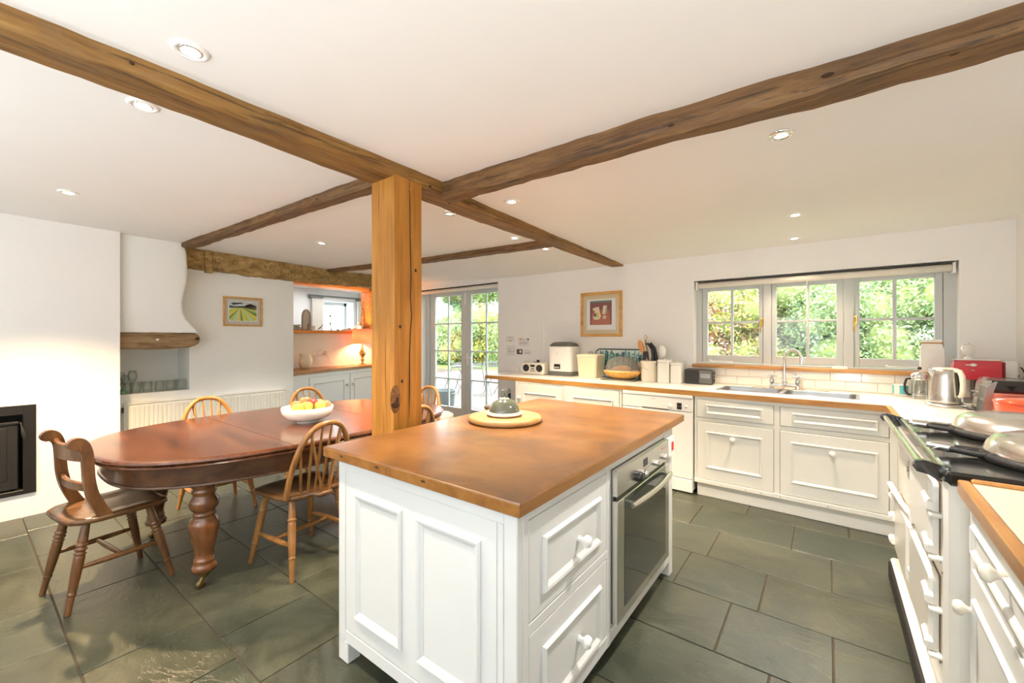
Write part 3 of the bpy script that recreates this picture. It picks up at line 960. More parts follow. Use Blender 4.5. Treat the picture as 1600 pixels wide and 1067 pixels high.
t.part('dial', dial(2.295, 0.742, 0.016, 0.020, STEEL), STEEL, cp)
t.part('vent_gap', B().box(ox, ox + 0.012, 1.69, 2.36, 0.690, 0.707), BLACKP)
dd = t.part('door', B().box(ox + 0.002, ox + 0.028, 1.672, 2.382, 0.172, 0.690, 0.003), STEEL)
t.part('glass', B().box(ox + 0.0275, ox + 0.0295, 1.745, 2.318, 0.216, 0.688, 0.0008), GLASSB, dd)
hp = []
for k in range(9):
    q = k / 8
    hp.append((ox + 0.052 + 0.018 * math.sin(PI * q), 1.775 + 0.555 * q, 0.648))
t.part('handle', B().tube(hp, [0.012, 0.014, 0.014, 0.014, 0.014, 0.014, 0.014, 0.014, 0.012], 12), STEEL, dd)
for yy in (1.79, 2.295):
    t.part('handle_post', B().box(ox + 0.028, ox + 0.054, yy, yy + 0.02, 0.638, 0.658, 0.002), STEEL, dd)
t = Thing('cooker_switch', 'white cooker switch with red rocker on the island end stile', 'switch', (IX1, 2.45, 0.76))
t.part('plate', B().box(IX1, IX1 + 0.022, 2.412, 2.512, 0.710, 0.815, 0.003), WHITEP)
t.part('rocker', B().box(IX1 + 0.022, IX1 + 0.028, 2.452, 2.480, 0.740, 0.788, 0.002), SWITCHR)

# board and butter dish
t = Thing('serving_board', 'round pale wooden board with raised rim on the island', 'board', (-1.455, 1.870, 0.912))
t.part('disc', B().lathe([(0.10, 0), (0.192, 0.0), (0.205, 0.008), (0.208, 0.020), (0.200, 0.030), (0.186, 0.0335), (0.178, 0.030), (0.172, 0.0275), (0.001, 0.0275)], (-1.455, 1.870, 0.912), 48), PALEW)
t = Thing('butter_dish', 'grey-green glazed domed dish with cream base on the round board', 'dish', (-1.470, 1.880, 0.9395))
c = (-1.470, 1.880, 0.9395)
t.part('saucer', B().lathe([(0.06, 0), (0.085, 0.002), (0.102, 0.012), (0.1, 0.017), (0.075, 0.013), (0.001, 0.013)], c, 32), CREAMC)
dm = t.part('dome', B().lathe([(0.087, 0.0145), (0.088, 0.022), (0.086, 0.035), (0.078, 0.055), (0.064, 0.075), (0.045, 0.089), (0.025, 0.096), (0.001, 0.097)], c, 32), GREENC)
t.part('rim', B().lathe([(0.088, 0.013), (0.0905, 0.017), (0.089, 0.024), (0.086, 0.025)], c, 32, cap=False), CREAMC, dm)
t.part('collar', B().lathe([(0.027, 0.093), (0.028, 0.099), (0.016, 0.103), (0.001, 0.103)], c, 20), CREAMC, dm)
t.part('handle', B().ball((c[0] - 0.010, c[1] - 0.004, c[2] + 0.116), (0.011, 0.010, 0.028), 10, 8).ball((c[0] + 0.010, c[1] + 0.004, c[2] + 0.121), (0.011, 0.010, 0.030), 10, 8), GREENC, dm)
# ------------------------------------------------------------------ sink run along the window wall (K frame)
YF = 3.905
CT = 0.872
def cab_front(t, x0, x1, z0, z1, m, y=YF, kn=None, name='door', kmat=None):
    d = t.part(name, B().box(x0, x1, y - 0.0195, y + 0.004, z0, z1, 0.0025), CAB)
    t.part('worn_gap_shade', B().box(x0 - 0.0035, x1 + 0.0035, y - 0.010, y + 0.002, z0 - 0.0038, z1 + 0.0038), WORNGAP, d)  # backing behind the front paints its gap dark, in worn wood brown
    t.part('moulding', B().strip(m[0], m[1], m[2], m[3], Pym(y - 0.0195), mouldprof(0.024, 0.011)), CAB, d)
    if kn:
        knob(t, Pym(y - 0.0195), kn[0], kn[1], kmat or WHITEP, d, 0.021)
    return d

t = Thing('sink_cabinet', 'cream painted sink cabinet with two panelled fronts and white knobs', 'cabinet', (-0.41, 4.2, 0), 'K')
t.part('carcass', B().box(-1.048, 0.232, YF + 0.004, YB - 0.03, 0.11, 0.70).box(-1.048, 0.232, YF + 0.004, YF + 0.03, 0.7, CT - 0.002), CAB)
t.part('face_frame', B().box(-1.060, -1.040, YF - 0.016, YF + 0.01, 0.115, CT - 0.001, 0.002).box(-0.462, -0.423, YF - 0.016, YF + 0.01, 0.115, CT - 0.001, 0.002).box(0.220, 0.262, YF - 0.016, YF + 0.01, 0.115, CT - 0.001, 0.002)
       .box(-1.04, 0.24, YF - 0.015, YF + 0.01, 0.655, 0.688, 0.002).box(-1.04, 0.24, YF - 0.015, YF + 0.01, 0.842, CT - 0.001, 0.002)
       .box(-1.06, 0.262, YF - 0.024, YF + 0.01, 0.117, 0.153, 0.003), CAB)
cab_front(t, -1.037, -0.465, 0.156, 0.652, (-0.967, -0.540, 0.256, 0.572), kn=(-0.752, 0.533))
cab_front(t, -0.420, 0.217, 0.156, 0.652, (-0.352, 0.163, 0.256, 0.576), kn=(-0.094, 0.531))
cab_front(t, -1.037, -0.465, 0.691, 0.840, (-0.967, -0.540, 0.724, 0.806), name='false_drawer')
cab_front(t, -0.420, 0.217, 0.691, 0.840, (-0.342, 0.163, 0.724, 0.800), name='false_drawer')
t.part('corner_panel', B().box(0.262, 0.30, 3.30, YF + 0.01, 0.0, CT - 0.002, 0.002), CAB)
t.part('plinth', B().box(-1.045, 0.262, YF + 0.012, YF + 0.03, 0.0, 0.118, 0.002), CAB)
for xx in (-0.66, -0.55, -0.42, -0.12):
    t.part('worn_chip', B().box(xx - 0.004, xx + 0.004, YF - 0.0246, YF - 0.022, 0.128, 0.135, 0.001), CRACK)

def base_unit(x0, x1, label, m, kn, y):
    t = Thing('base_cabinet', label, 'cabinet', ((x0 + x1) / 2, 4.25, 0), 'K', group=None)
    t.part('carcass', B().box(x0, x1, y + 0.004, YB - 0.03, 0.11, CT - 0.002), CAB)
    t.part('face_frame', B().box(x0, x0 + 0.028, y - 0.016, y + 0.01, 0.115, CT - 0.001, 0.002).box(x1 - 0.022, x1, y - 0.016, y + 0.01, 0.115, CT - 0.001, 0.002)
           .box(x0 + 0.02, x1 - 0.02, y - 0.0155, y + 0.01, 0.850, CT - 0.001, 0.002).box(x0, x1, y - 0.022, y + 0.01, 0.117, 0.153, 0.003), CAB)
    cab_front(t, x0 + 0.031, x1 - 0.025, 0.156, 0.847, m, y=y, kn=kn)
    t.part('plinth', B().box(x0, x1, y + 0.012, y + 0.03, 0.0, 0.118, 0.002), CAB)
    t.part('end_stile', B().box(x0 - 0.002, x0, y, YB - 0.04, 0.11, CT - 0.002), CAB)
base_unit(-3.085, -2.405, 'cream base cabinet at the open end of the worktop, knob beside its hinge stile', (-2.965, -2.50, 0.256, 0.750), (-3.012, 0.684), 3.92)
base_unit(-2.400, -1.745, 'cream base cabinet between the dishwasher and the end cabinet', (-2.30, -1.835, 0.256, 0.760), (-2.335, 0.690), 3.915)

t = Thing('dishwasher', 'white built-under dishwasher with small dark display', 'dishwasher', (-1.40, 4.15, 0), 'K')
yd = YF - 0.028
t.part('body', B().box(-1.728, -1.072, yd + 0.02, 4.55, 0.03, 0.868), WHITEP)
t.part('top_lip', B().box(-1.726, -1.074, yd - 0.004, yd + 0.025, 0.842, 0.869, 0.003), WHITEP)
cp = t.part('control_panel', B().box(-1.726, -1.074, yd, yd + 0.02, 0.722, 0.838, 0.004), WHITEP)
t.part('display', B().box(-1.208, -1.166, yd - 0.0012, yd + 0.002, 0.738, 0.797), BLACKP, cp)
t.part('button', B().box(-1.205, -1.190, yd - 0.003, yd, 0.764, 0.770, 0.001).box(-1.184, -1.169, yd - 0.003, yd, 0.764, 0.770, 0.001), GREYPL, cp)
t.part('program_dial', B().lathe([(0.024, 0.004), (0.024, -0.004), (0.020, -0.008), (0.001, -0.008)], (-1.268, yd, 0.760), 18, 'y'), WHITEP, cp)
t.part('button', B().lathe([(0.014, 0.004), (0.014, -0.003), (0.001, -0.004)], (-1.128, yd, 0.768), 14, 'y'), WHITEP, cp)
t.part('red_badge', B().box(-1.445, -1.405, yd - 0.0008, yd + 0.001, 0.8135, 0.8160), SWITCHR, cp)
t.part('grip_recess', B().box(-1.53, -1.28, yd - 0.001, yd + 0.004, 0.722, 0.732, 0.001), GREYPL, cp)
t.part('door', B().box(-1.726, -1.074, yd + 0.001, yd + 0.02, 0.128, 0.718, 0.004), WHITEP)
t.part('plinth', B().box(-1.726, -1.074, yd - 0.004, yd + 0.02, 0.012, 0.122, 0.003), WHITEP)

# L-shaped laminate worktop with wooden nosing, cut out for the sink
t = Thing('kitchen_worktop', 'white laminate L-shaped worktop with wooden front edge along the sink wall', 'worktop', (-1.3, 4.3, CT), 'K')
b = B()
SX0, SX1, SY0, SY1 = -0.945, 0.065, 4.125, 4.500
def yfront(x):
    return 3.868 + 0.042 * (-(x - 0.2) / 3.76)
def quadslab(b, pts, z0, z1):
    b.loft([[(x, y, z0) for x, y in pts], [(x, y, z1) for x, y in pts]], True, False)
quadslab(b, [(-3.575, yfront(-3.575) + 0.03), (SX0, yfront(SX0) + 0.03), (SX0, YB), (-3.78, YB)], CT, 0.912)
quadslab(b, [(SX0, yfront(SX0) + 0.03), (SX1, yfront(SX1) + 0.03), (SX1, SY0), (SX0, SY0)], CT, 0.912)
quadslab(b, [(SX0, SY1), (SX1, SY1), (SX1, YB), (SX0, YB)], CT, 0.912)
quadslab(b, [(SX1, yfront(SX1) + 0.03), (0.23, 3.898), (0.95, 3.898), (0.95, YB), (SX1, YB)], CT, 0.912)
quadslab(b, [(0.245, 3.29), (0.95, 3.27), (0.95, 3.898), (0.23, 3.898)], CT, 0.912)
t.part('slab', b, LAM)
e = B()
quadslab(e, [(-3.58, yfront(-3.58)), (0.2, 3.868), (0.23, 3.898), (-3.575, yfront(-3.575) + 0.03)], CT - 0.002, 0.9125)
quadslab(e, [(-3.58, yfront(-3.58)), (-3.575, yfront(-3.575) + 0.03), (-3.775, YB), (-3.79, YB)], CT - 0.002, 0.9122)
quadslab(e, [(0.2, 3.868), (0.215, 3.29), (0.245, 3.29), (0.23, 3.898)], CT - 0.002, 0.9125)
t.part('edging', e, EDGEW)
rd = random.Random(5)
pts = []
for i in range(26):
    pts.append((-0.72 + 0.60 * i / 25, 4.555 + 0.03 * math.sin(i * 0.9) + rd.uniform(-0.02, 0.02)))
poly = [(x, y - 0.016 - rd.random() * 0.012) for x, y in pts] + [(x, y + 0.02 + rd.random() * 0.02) for x, y in reversed(pts)]
t.part('worn_patch', B().prism(poly, 0.9115, 0.9129), plain('rotted_board', (0.30, 0.19, 0.07), 0.9, var=0.7, vscale=40))

t = Thing('kitchen_sink', 'stainless double bowl sink set into the white worktop', 'sink', (-0.44, 4.31, 0.912), 'K')
def bowl(x0, x1, y0, y1):
    r0 = rrect(x0 - 0.022, x1 + 0.022, y0 - 0.022, y1 + 0.022, 0.05)
    r1 = rrect(x0, x1, y0, y1, 0.045)
    r2 = rrect(x0 + 0.012, x1 - 0.012, y0 + 0.012, y1 - 0.012, 0.045)
    r3 = rrect(x0 + 0.05, x1 - 0.05, y0 + 0.05, y1 - 0.05, 0.03)
    R = [[(x, y, z) for x, y in r] for r, z in ((r0, 0.9128), (r0, 0.9155), (r1, 0.9150), (r1, 0.909), (r2, 0.765), (r3, 0.745))]
    b = B().loft(R, False, True)
    b.add(R[-1], [tuple(range(len(r3)))], False)
    return b
t.part('bowl', bowl(-0.925, -0.462, 4.135, 4.485), SINKM)
t.part('bowl', bowl(-0.428, 0.045, 4.135, 4.485), SINKM)
t.part('overflow', B().box(-0.73, -0.65, 4.468, 4.480, 0.850, 0.885, 0.003), STEELD)
for xx in (-0.69, -0.19):
    t.part('drain', B().lathe([(0.040, 0.0), (0.040, 0.004), (0.03, 0.004), (0.001, 0.002)], (xx, 4.31, 0.745), 18), CHROME)

t = Thing('bridge_tap', 'chrome bridge mixer tap with swan neck and cross-head handles', 'tap', (-0.456, 4.54, 0.912), 'K')
for xx in (-0.556, -0.358):
    t.part('pillar', B().lathe([(0.026, 0), (0.026, 0.008), (0.017, 0.014), (0.016, 0.05), (0.021, 0.058), (0.021, 0.085), (0.014, 0.095), (0.009, 0.115)], (xx, 4.54, 0.912), 16), CHROME)
    h = B().tube([(xx - 0.034, 4.54, 1.030), (xx + 0.034, 4.54, 1.030)], [0.006, 0.0055] if 0 else 0.0055, 8).tube([(xx, 4.506, 1.030), (xx, 4.574, 1.030)], 0.0055, 8)
    for dx, dy in ((-0.034, 0), (0.034, 0), (0, -0.034), (0, 0.034)):
        h.ball((xx + dx, 4.54 + dy, 1.030), 0.008, 8, 6)
    h.ball((xx, 4.54, 1.034), 0.013, 10, 6)
    t.part('cross_head', h, CHROME)
t.part('bridge', B().tube([(-0.556, 4.54, 0.952), (-0.358, 4.54, 0.952)], 0.014, 12), CHROME)
t.part('collar', B().lathe([(0.020, 0), (0.021, 0.03), (0.015, 0.036)], (-0.457, 4.54, 0.952), 16), CHROME)
pp = [(-0.457, 4.54, 0.96), (-0.457, 4.54, 1.08), (-0.457, 4.54, 1.185)]
for k in range(1, 13):
    a = PI * k / 12
    q = (1 - math.cos(a)) / 2
    pp.append((-0.457 + 0.135 * q, 4.54 - 0.115 * q, 1.185 + 0.088 * math.sin(a)))
pp.append((-0.320, 4.423, 1.150))
t.part('spout', B().tube(pp, [0.0125] * (len(pp) - 1) + [0.0135], 14), CHROME)

# ------------------------------------------------------------------ range cooker (set square to the room grid)
AX = 0.325
t = Thing('range_cooker', 'cream enamelled cast-iron range cooker with two domed hotplate lids', 'cooker', (0.65, 2.67, 0))
AY0, AY1 = 2.062, 3.265
pr = [(AX, AY0 + 0.035), (AX + 0.01, AY0 + 0.010), (AX + 0.035, AY0), (1.02, AY0), (0.97, AY1), (AX + 0.035, AY1), (AX + 0.01, AY1 - 0.010), (AX, AY1 - 0.035)]
t.part('body', B().prism(pr, 0.10, 0.885), ENAM)
t.part('plinth', B().box(AX - 0.044, 0.95, AY0 + 0.01, AY1 - 0.01, 0.0, 0.088, 0.003), CASTIRON)
t.part('base_rail', B().box(AX - 0.034, AX + 0.02, AY0 - 0.0, AY1, 0.088, 0.112, 0.010), ENAM)
tp = t.part('top_plate', B().prism([(AX - 0.006, AY0 + 0.03), (AX + 0.0, AY0 + 0.008), (AX + 0.02, AY0), (1.02, AY0), (0.97, AY1 + 0.005), (AX, AY1 + 0.005)], 0.880, 0.9165, bev=0.012), BLACKE)
t.part('plate_trim', B().tube([(AX + 0.012, AY0 + 0.02, 0.9135), (AX + 0.012, AY1 - 0.01, 0.9135)], 0.008, 10), CHROME, tp)
t.part('plate_side', B().box(AX + 0.004, 1.0, AY0 - 0.012, AY0 + 0.012, 0.872, 0.921, 0.010), BLACKE, tp)
# towel rail
rx, rz = 0.270, 0.918
rl = t.part('hand_rail', B().tube([(rx, 2.135, rz), (rx, 3.285, rz)], 0.0135, 14), CHROME)
for yy in (2.125, 3.29):
    p2 = []
    for (x, z) in ((rx - 0.022, rz - 0.006), (rx - 0.014, rz + 0.015), (rx + 0.010, rz + 0.020), (AX + 0.022, rz + 0.002), (AX + 0.022, 0.868), (AX - 0.006, 0.868), (rx + 0.02, rz - 0.030), (rx - 0.010, rz - 0.024)):
        p2.append((x, z))
    t.part('rail_bracket', B().prism(p2, yy - 0.014, yy + 0.014, 'xz', bev=0.004), BLACKE, rl)
# doors
def aga_door(y0, y1, z0, z1, hz, depth=0.030):
    b = B().prism(rrect(y0, y1, z0, z1, 0.022, 4), AX - 0.004, AX - depth, 'yz', bev=0.010)
    d = t.part('oven_door', b, ENAM)
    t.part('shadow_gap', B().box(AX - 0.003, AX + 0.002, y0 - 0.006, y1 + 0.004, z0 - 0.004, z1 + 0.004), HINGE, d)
    for z in hz:
        t.part('hinge', B().prism([(y0 - 0.012, z - 0.012), (y0 + 0.004, z - 0.016), (y0 + 0.07, z), (y0 + 0.085, z + 0.022), (y0 + 0.07, z + 0.036), (y0 + 0.004, z + 0.028), (y0 - 0.012, z + 0.016)], AX - 0.020, AX - depth - 0.013, 'yz', bev=0.008), ENAM, d)
        t.part('hinge_bracket', B().box(AX - depth - 0.004, AX + 0.004, y0 - 0.030, y0 + 0.012, z - 0.034, z - 0.018, 0.005), ENAM, d)
    return d
aga_door(2.135, 2.60, 0.575, 0.855, (0.770, 0.615))
aga_door(2.135, 2.60, 0.215, 0.520, (0.430, 0.265))
d = aga_door(2.70, 3.14, 0.215, 0.520, ())
for z in (0.50, 0.39, 0.26):
    t.part('door_catch', B().prism([(3.10, z - 0.014), (3.19, z - 0.010), (3.19, z + 0.010), (3.10, z + 0.014)], AX - 0.018, AX - 0.052, 'yz', bev=0.010), ENAM, d)
t.part('door_lever', B().tube([(AX - 0.012, 2.70, 0.545), (AX - 0.03, 2.90, 0.55), (AX - 0.045, 3.16, 0.56)], [0.012, 0.013, 0.015], 10), ENAM, d)
for z in (0.56, 0.50, 0.30):
    t.part('latch', B().prism([(2.61, z - 0.02), (2.66, z - 0.006), (2.69, z - 0.014), (2.69, z + 0.010), (2.61, z + 0.020)], AX - 0.002, AX - 0.028, 'yz', bev=0.006), ENAM)
t.part('badge', B().lathe([(0.036, 0.004), (0.036, -0.003), (0.030, -0.006), (0.001, -0.0065)], (AX, 2.84, 0.725), 24, 'x', sx=1.9, sy=1.35), BLACKE)
t.part('badge_lettering', B().tube([(AX - 0.0075, 2.860, 0.712), (AX - 0.0075, 2.850, 0.738), (AX - 0.0075, 2.842, 0.714), (AX - 0.0075, 2.834, 0.735), (AX - 0.0075, 2.826, 0.716), (AX - 0.0075, 2.818, 0.732)], 0.0022, 5), CHROME)
t.part('edge_screw', B().ball((AX + 0.0, 2.10, 0.55), (0.003, 0.005, 0.005), 8, 5), HINGE)
# lids
LIDM = plain('lid_steel', (0.90, 0.88, 0.84), 0.20, metal=1)
for lx, ly in ((0.712, 2.375), (0.722, 2.935)):
    ld = t.part('hotplate_lid', B().lathe([(0.232, 0.940), (0.236, 0.948), (0.232, 0.960), (0.222, 0.985), (0.205, 1.006), (0.17, 1.020), (0.10, 1.029), (0.001, 1.032)], (lx, ly, 0), 40), LIDM)
    t.part('lid_ring', B().lathe([(0.235, 0.917), (0.245, 0.920), (0.248, 0.936), (0.241, 0.945), (0.232, 0.947)], (lx, ly, 0), 40), CASTIRON, ld)
    for s in (-1, 1):
        t.part('lid_arm', B().tube([(lx - 0.19, ly + s * 0.050, 0.936), (lx - 0.27, ly + s * 0.036, 0.938), (lx - 0.325, ly + s * 0.020, 0.944)], [0.012, 0.012, 0.012], 8), CASTIRON, ld)
    t.part('lid_handle', B().tube([(lx - 0.315, ly, 0.944), (lx - 0.33, ly, 0.945), (lx - 0.345, ly, 0.947), (lx - 0.375, ly, 0.949), (lx - 0.392, ly, 0.950)], [0.018, 0.020, 0.018, 0.017, 0.010], 12), CHROME, ld)

# ------------------------------------------------------------------ worktop and cabinet on the near side of the range (K frame)
t = Thing('side_worktop', 'cream worktop with wooden edging on the near side of the range cooker', 'worktop', (0.6, 0.7, CT), 'K')
t.part('slab', B().box(0.31, 0.945, -0.9, 1.975, CT, 0.9115), LAMC)
t.part('edging', B().box(0.280, 0.3095, -0.9, 2.006, CT - 0.006, 0.9125, 0.004), EDGEY)
t.part('edging', B().box(0.310, 0.945, 1.976, 2.006, CT - 0.006, 0.9215, 0.005), EDGEY)
t = Thing('side_cabinet', 'cream painted cabinet with drawer and door beside the range cooker', 'cabinet', (0.6, 0.9, 0), 'K')
XF = 0.322
t.part('carcass', B().box(XF + 0.004, 0.94, -0.85, 2.0, 0.11, CT - 0.004), CAB)
t.part('face_frame', B().box(XF - 0.012, XF + 0.01, 1.962, 2.004, 0.0, CT - 0.008, 0.002).box(XF - 0.012, XF + 0.01, 1.285, 1.325, 0.0, CT - 0.008, 0.002).box(XF - 0.0118, XF + 0.01, -0.85, 1.99, 0.834, CT - 0.008, 0.002)
       .box(XF - 0.0118, XF + 0.01, -0.85, 1.99, 0.650, 0.672, 0.002).box(XF - 0.014, XF + 0.01, -0.85, 2.0, 0.10, 0.145, 0.003), CAB)
t.part('filler', B().box(XF - 0.006, 0.5, 2.004, 2.048, 0.0, 0.866, 0.002), CAB)
t.part('plinth', B().box(XF + 0.02, XF + 0.035, -0.85, 2.0, 0, 0.11), CAB)
d = t.part('drawer', B().box(XF - 0.017, XF + 0.003, 1.329, 1.958, 0.675, 0.831, 0.0025), CAB)
t.part('worn_gap_shade', B().box(XF - 0.008, XF + 0.002, 1.3255, 1.9615, 0.6715, 0.8345), WORNGAP, d)  # gap shade round the drawer put into a worn-wood backing
t.part('moulding', B().strip(1.385, 1.925, 0.705, 0.797, Pxm(XF - 0.017), mouldprof(0.022, 0.011)), CAB, d)
knob(t, Pxm(XF - 0.017), 1.565, 0.792, CREAMC, d, 0.023)
d = t.part('door', B().box(XF - 0.017, XF + 0.003, 1.329, 1.958, 0.148, 0.647, 0.0025), CAB)
t.part('worn_gap_shade', B().box(XF - 0.008, XF + 0.002, 1.3255, 1.9615, 0.1445, 0.6505), WORNGAP, d)  # same backing for the door: bare wood tone and painted gap shade
t.part('moulding', B().strip(1.385, 1.905, 0.22, 0.575, Pxm(XF - 0.017), mouldprof(0.022, 0.011)), CAB, d)
knob(t, Pxm(XF - 0.017), 1.905, 0.535, CREAMC, d, 0.022)
d = t.part('door', B().box(XF - 0.017, XF + 0.003, 0.5, 1.281, 0.148, 0.831, 0.0025), CAB)
# ------------------------------------------------------------------ dining table
TZ, TCX, TCY, TA, TBB, TN = 0.752, -3.245, 1.605, 0.762, 1.172, 2.75
def table_ring(off, z, y0, y1, n=22):
    a, bb = TA - off, TBB - off
    y0, y1 = max(y0, TCY - bb), min(y1, TCY + bb)
    ys = []
    for i in range(n + 1):
        q = i / n
        if y0 <= TCY - bb + 1e-6:
            q = 1 - math.cos(q * PI / 2)
        elif y1 >= TCY + bb - 1e-6:
            q = math.sin(q * PI / 2)
        ys.append(y0 + (y1 - y0) * q)
    X = lambda y: a * max(0.0, 1 - (abs(y - TCY) / bb) ** TN) ** (1 / TN)
    return [(TCX + max(X(y), 0.002), y, z) for y in ys] + [(TCX - max(X(y), 0.002), y, z) for y in reversed(ys)]
t = Thing('dining_table', 'large oval mahogany dining table with turned legs on brass castors', 'table', (TCX, TCY, 0))
prof = [(0.030, 0.700), (0.012, 0.703), (0.006, 0.712), (0.012, 0.720), (0.018, 0.722), (0.006, 0.727), (0.0, 0.735), (0.003, 0.745), (0.010, 0.750), (0.020, TZ)]
for y0, y1 in ((0, 1.1955), (1.1985, 2.0085), (2.0115, 4)):
    t.part('table_leaf', B().loft([table_ring(o, z, y0, y1) for o, z in prof], True, False), TABLE)
b = B().loft([table_ring(o, z, 0, 4, 60) for o, z in ((0.09, 0.585), (0.062, 0.587), (0.058, 0.592), (0.062, 0.600), (0.070, 0.603), (0.070, 0.70))], True, False)
t.part('apron', b, TABLEY)
LEGP = [(0.064, 0.590), (0.066, 0.585), (0.066, 0.556), (0.058, 0.548), (0.066, 0.540), (0.068, 0.528), (0.058, 0.518), (0.062, 0.505), (0.078, 0.485), (0.082, 0.465), (0.078, 0.445), (0.060, 0.425), (0.055, 0.418), (0.064, 0.410), (0.064, 0.402), (0.056, 0.396),
        (0.066, 0.385), (0.080, 0.362), (0.083, 0.340), (0.080, 0.315), (0.070, 0.27), (0.058, 0.225), (0.052, 0.19), (0.050, 0.165), (0.056, 0.158), (0.060, 0.148), (0.054, 0.139), (0.062, 0.128), (0.070, 0.112), (0.066, 0.095), (0.048, 0.084), (0.030, 0.080)]
for lx, ly in ((-2.775, 0.835), (-3.735, 0.840), (-2.76, 2.39), (-3.73, 2.39)):
    lg = t.part('leg', B().lathe([(r_ * 0.87, h_) for r_, h_ in LEGP], (lx, ly, 0), 24), TABLEZ)
    cst = t.part('castor', B().lathe([(0.030, 0.090), (0.029, 0.072), (0.022, 0.058), (0.012, 0.052)], (lx, ly, 0), 14)
                 .tube([(lx, ly, 0.060), (lx + 0.02, ly - 0.022, 0.045), (lx + 0.022, ly - 0.030, 0.022)], [0.014, 0.011, 0.006], 8)
                 .lathe([(0.001, -0.010), (0.021, -0.010), (0.023, -0.004), (0.023, 0.004), (0.021, 0.010), (0.001, 0.010)], (lx + 0.016, ly - 0.022, 0.0235), 16, 'x'), OLDBRASS, lg)

# ------------------------------------------------------------------ chairs
def turned_leg(p0, p1, r=0.017, rings=(0.30, 0.34, 0.78)):
    pts, rs = [], []
    p0, p1 = Vector(p0), Vector(p1)
    for k in range(73):
        q = k / 72
        base = r * (0.78 + 0.38 * math.sin(PI * min(1, q * 1.15)) - 0.12 * q)
        for c in rings:
            if abs(q - c) < 0.012:
                base *= 1.16
            elif abs(q - c) < 0.026:
                base *= 0.86
        pts.append(p0.lerp(p1, q))
        rs.append(base)
    return B().tube(pts, rs, 12)

def swell(p0, p1, r0, r1, n=8):
    p0, p1 = Vector(p0), Vector(p1)
    return B().tube([p0.lerp(p1, k / 10) for k in range(11)], [r0 + (r1 - r0) * math.sin(PI * k / 10) for k in range(11)], n)

def seat_bm(w_front, w_back, d0, d1, bob=False):
    pts = []
    half = [(w_front * 0.36, d1), (w_front * 0.46, d1 - 0.012), (w_front * 0.5, d1 - 0.05), (w_front * 0.5, d1 - 0.14), (w_back * 0.52, d0 + 0.12), (w_back * 0.47, d0 + 0.045), (w_back * 0.36, d0 + 0.008), (0.055, d0)]
    if bob:
        half += [(0.050, d0 - 0.045), (0.035, d0 - 0.058)]
    poly = half + [(-x, y) for x, y in reversed(half)]
    b = B()
    R = [[(x, y, 0.428) for x, y in offset(poly, 0.012)], [(x, y, 0.436) for x, y in poly], [(x, y, 0.452) for x, y in poly], [(x, y, 0.460) for x, y in offset(poly, 0.010)], [(x * 0.80, y * 0.80, 0.456) for x, y in poly], [(x * 0.5, y * 0.45 - 0.02, 0.450) for x, y in poly]]
    b.loft(R, True, True)
    return b

def hoop_chair(label, group, loc, rot, mat, seatmat, bob=True):
    t = Thing('hoop_back_chair', label, 'chair', loc, 'W', rot, group, local=True)
    t.part('seat', seat_bm(0.43, 0.40, -0.185, 0.20, bob), seatmat)
    H = 0.415
    hoop = []
    rs = []
    for k in range(33):
        a = PI * k / 32
        c, s = math.cos(a), math.sin(a)
        x = 0.200 * (abs(c) ** 0.80) * (1 if c >= 0 else -1)
        h = H * (s ** 0.90)
        hoop.append((x, -0.150 - 0.10 * h / H, 0.455 + h))
        rs.append(0.0165)
    t.part('back_bow', B().tube(hoop, rs, 10, up=(0, 1, 0)), mat)
    def hoop_h(x):
        q = min(1, abs(x) / 0.200) ** (1 / 0.80)
        return H * (math.sqrt(max(0, 1 - q * q)) ** 0.90)
    for i in range(6):
        u = -1 + 2 * i / 5
        xb, xt = 0.115 * u, 0.155 * u
        h = hoop_h(xt) - 0.004
        t.part('spindle', swell((xb, -0.158, 0.452), (xt, -0.150 - 0.10 * h / H, 0.455 + h), 0.0058, 0.0085), mat)
    if bob:
        for s in (-1, 1):
            xt = 0.105 * s
            h = hoop_h(xt) - 0.004
            t.part('brace_spindle', swell((0.022 * s, -0.228, 0.452), (xt, -0.152 - 0.10 * h / H, 0.455 + h), 0.0062, 0.0085), mat)
    tops = {(s, f): (0.145 * s, 0.13 if f else -0.12, 0.436) for s in (-1, 1) for f in (0, 1)}
    feet = {(s, f): (0.205 * s, 0.205 if f else -0.215, 0.0) for s in (-1, 1) for f in (0, 1)}
    for k in tops:
        t.part('leg', turned_leg(tops[k], feet[k], 0.0195, (0.26, 0.72)), mat)
    at = lambda k, q: tuple(Vector(tops[k]).lerp(Vector(feet[k]), q))
    for s in (-1, 1):
        t.part('stretcher', swell(at((s, 0), 0.58), at((s, 1), 0.58), 0.009, 0.016), mat)
    a = Vector(at((-1, 0), 0.58)).lerp(Vector(at((-1, 1), 0.58)), 0.5)
    c = Vector(at((1, 0), 0.58)).lerp(Vector(at((1, 1), 0.58)), 0.5)
    t.part('stretcher', swell(a, c, 0.009, 0.015), mat)
    return t
G = 'hoop back chairs round the dining table'
ch = hoop_chair('hoop-back wooden chair standing between the dining table and the island end', G, (-2.650, 1.318, 0), math.radians(97), CHAIRW, CHAIRS)
hoop_chair('orange hoop-back chair by the radiator, opposite the near table seam', G, (-3.965, 1.285, 0), math.radians(-90), CHAIRO, CHAIRS)
hoop_chair('hoop-back chair by the radiator behind the bowl of apples', G, (-3.965, 2.125, 0), math.radians(-92), CHAIRO, CHAIRS)
hoop_chair('hoop-back chair whose back shows just beyond the square post, lower of two', G, (-2.655, 2.06, 0), math.radians(91), CHAIRW, CHAIRS)
hoop_chair('hoop-back chair at the far table head beyond the square post, higher of two', G, (-3.31, 2.735, 0), math.radians(182), CHAIRO, CHAIRS)

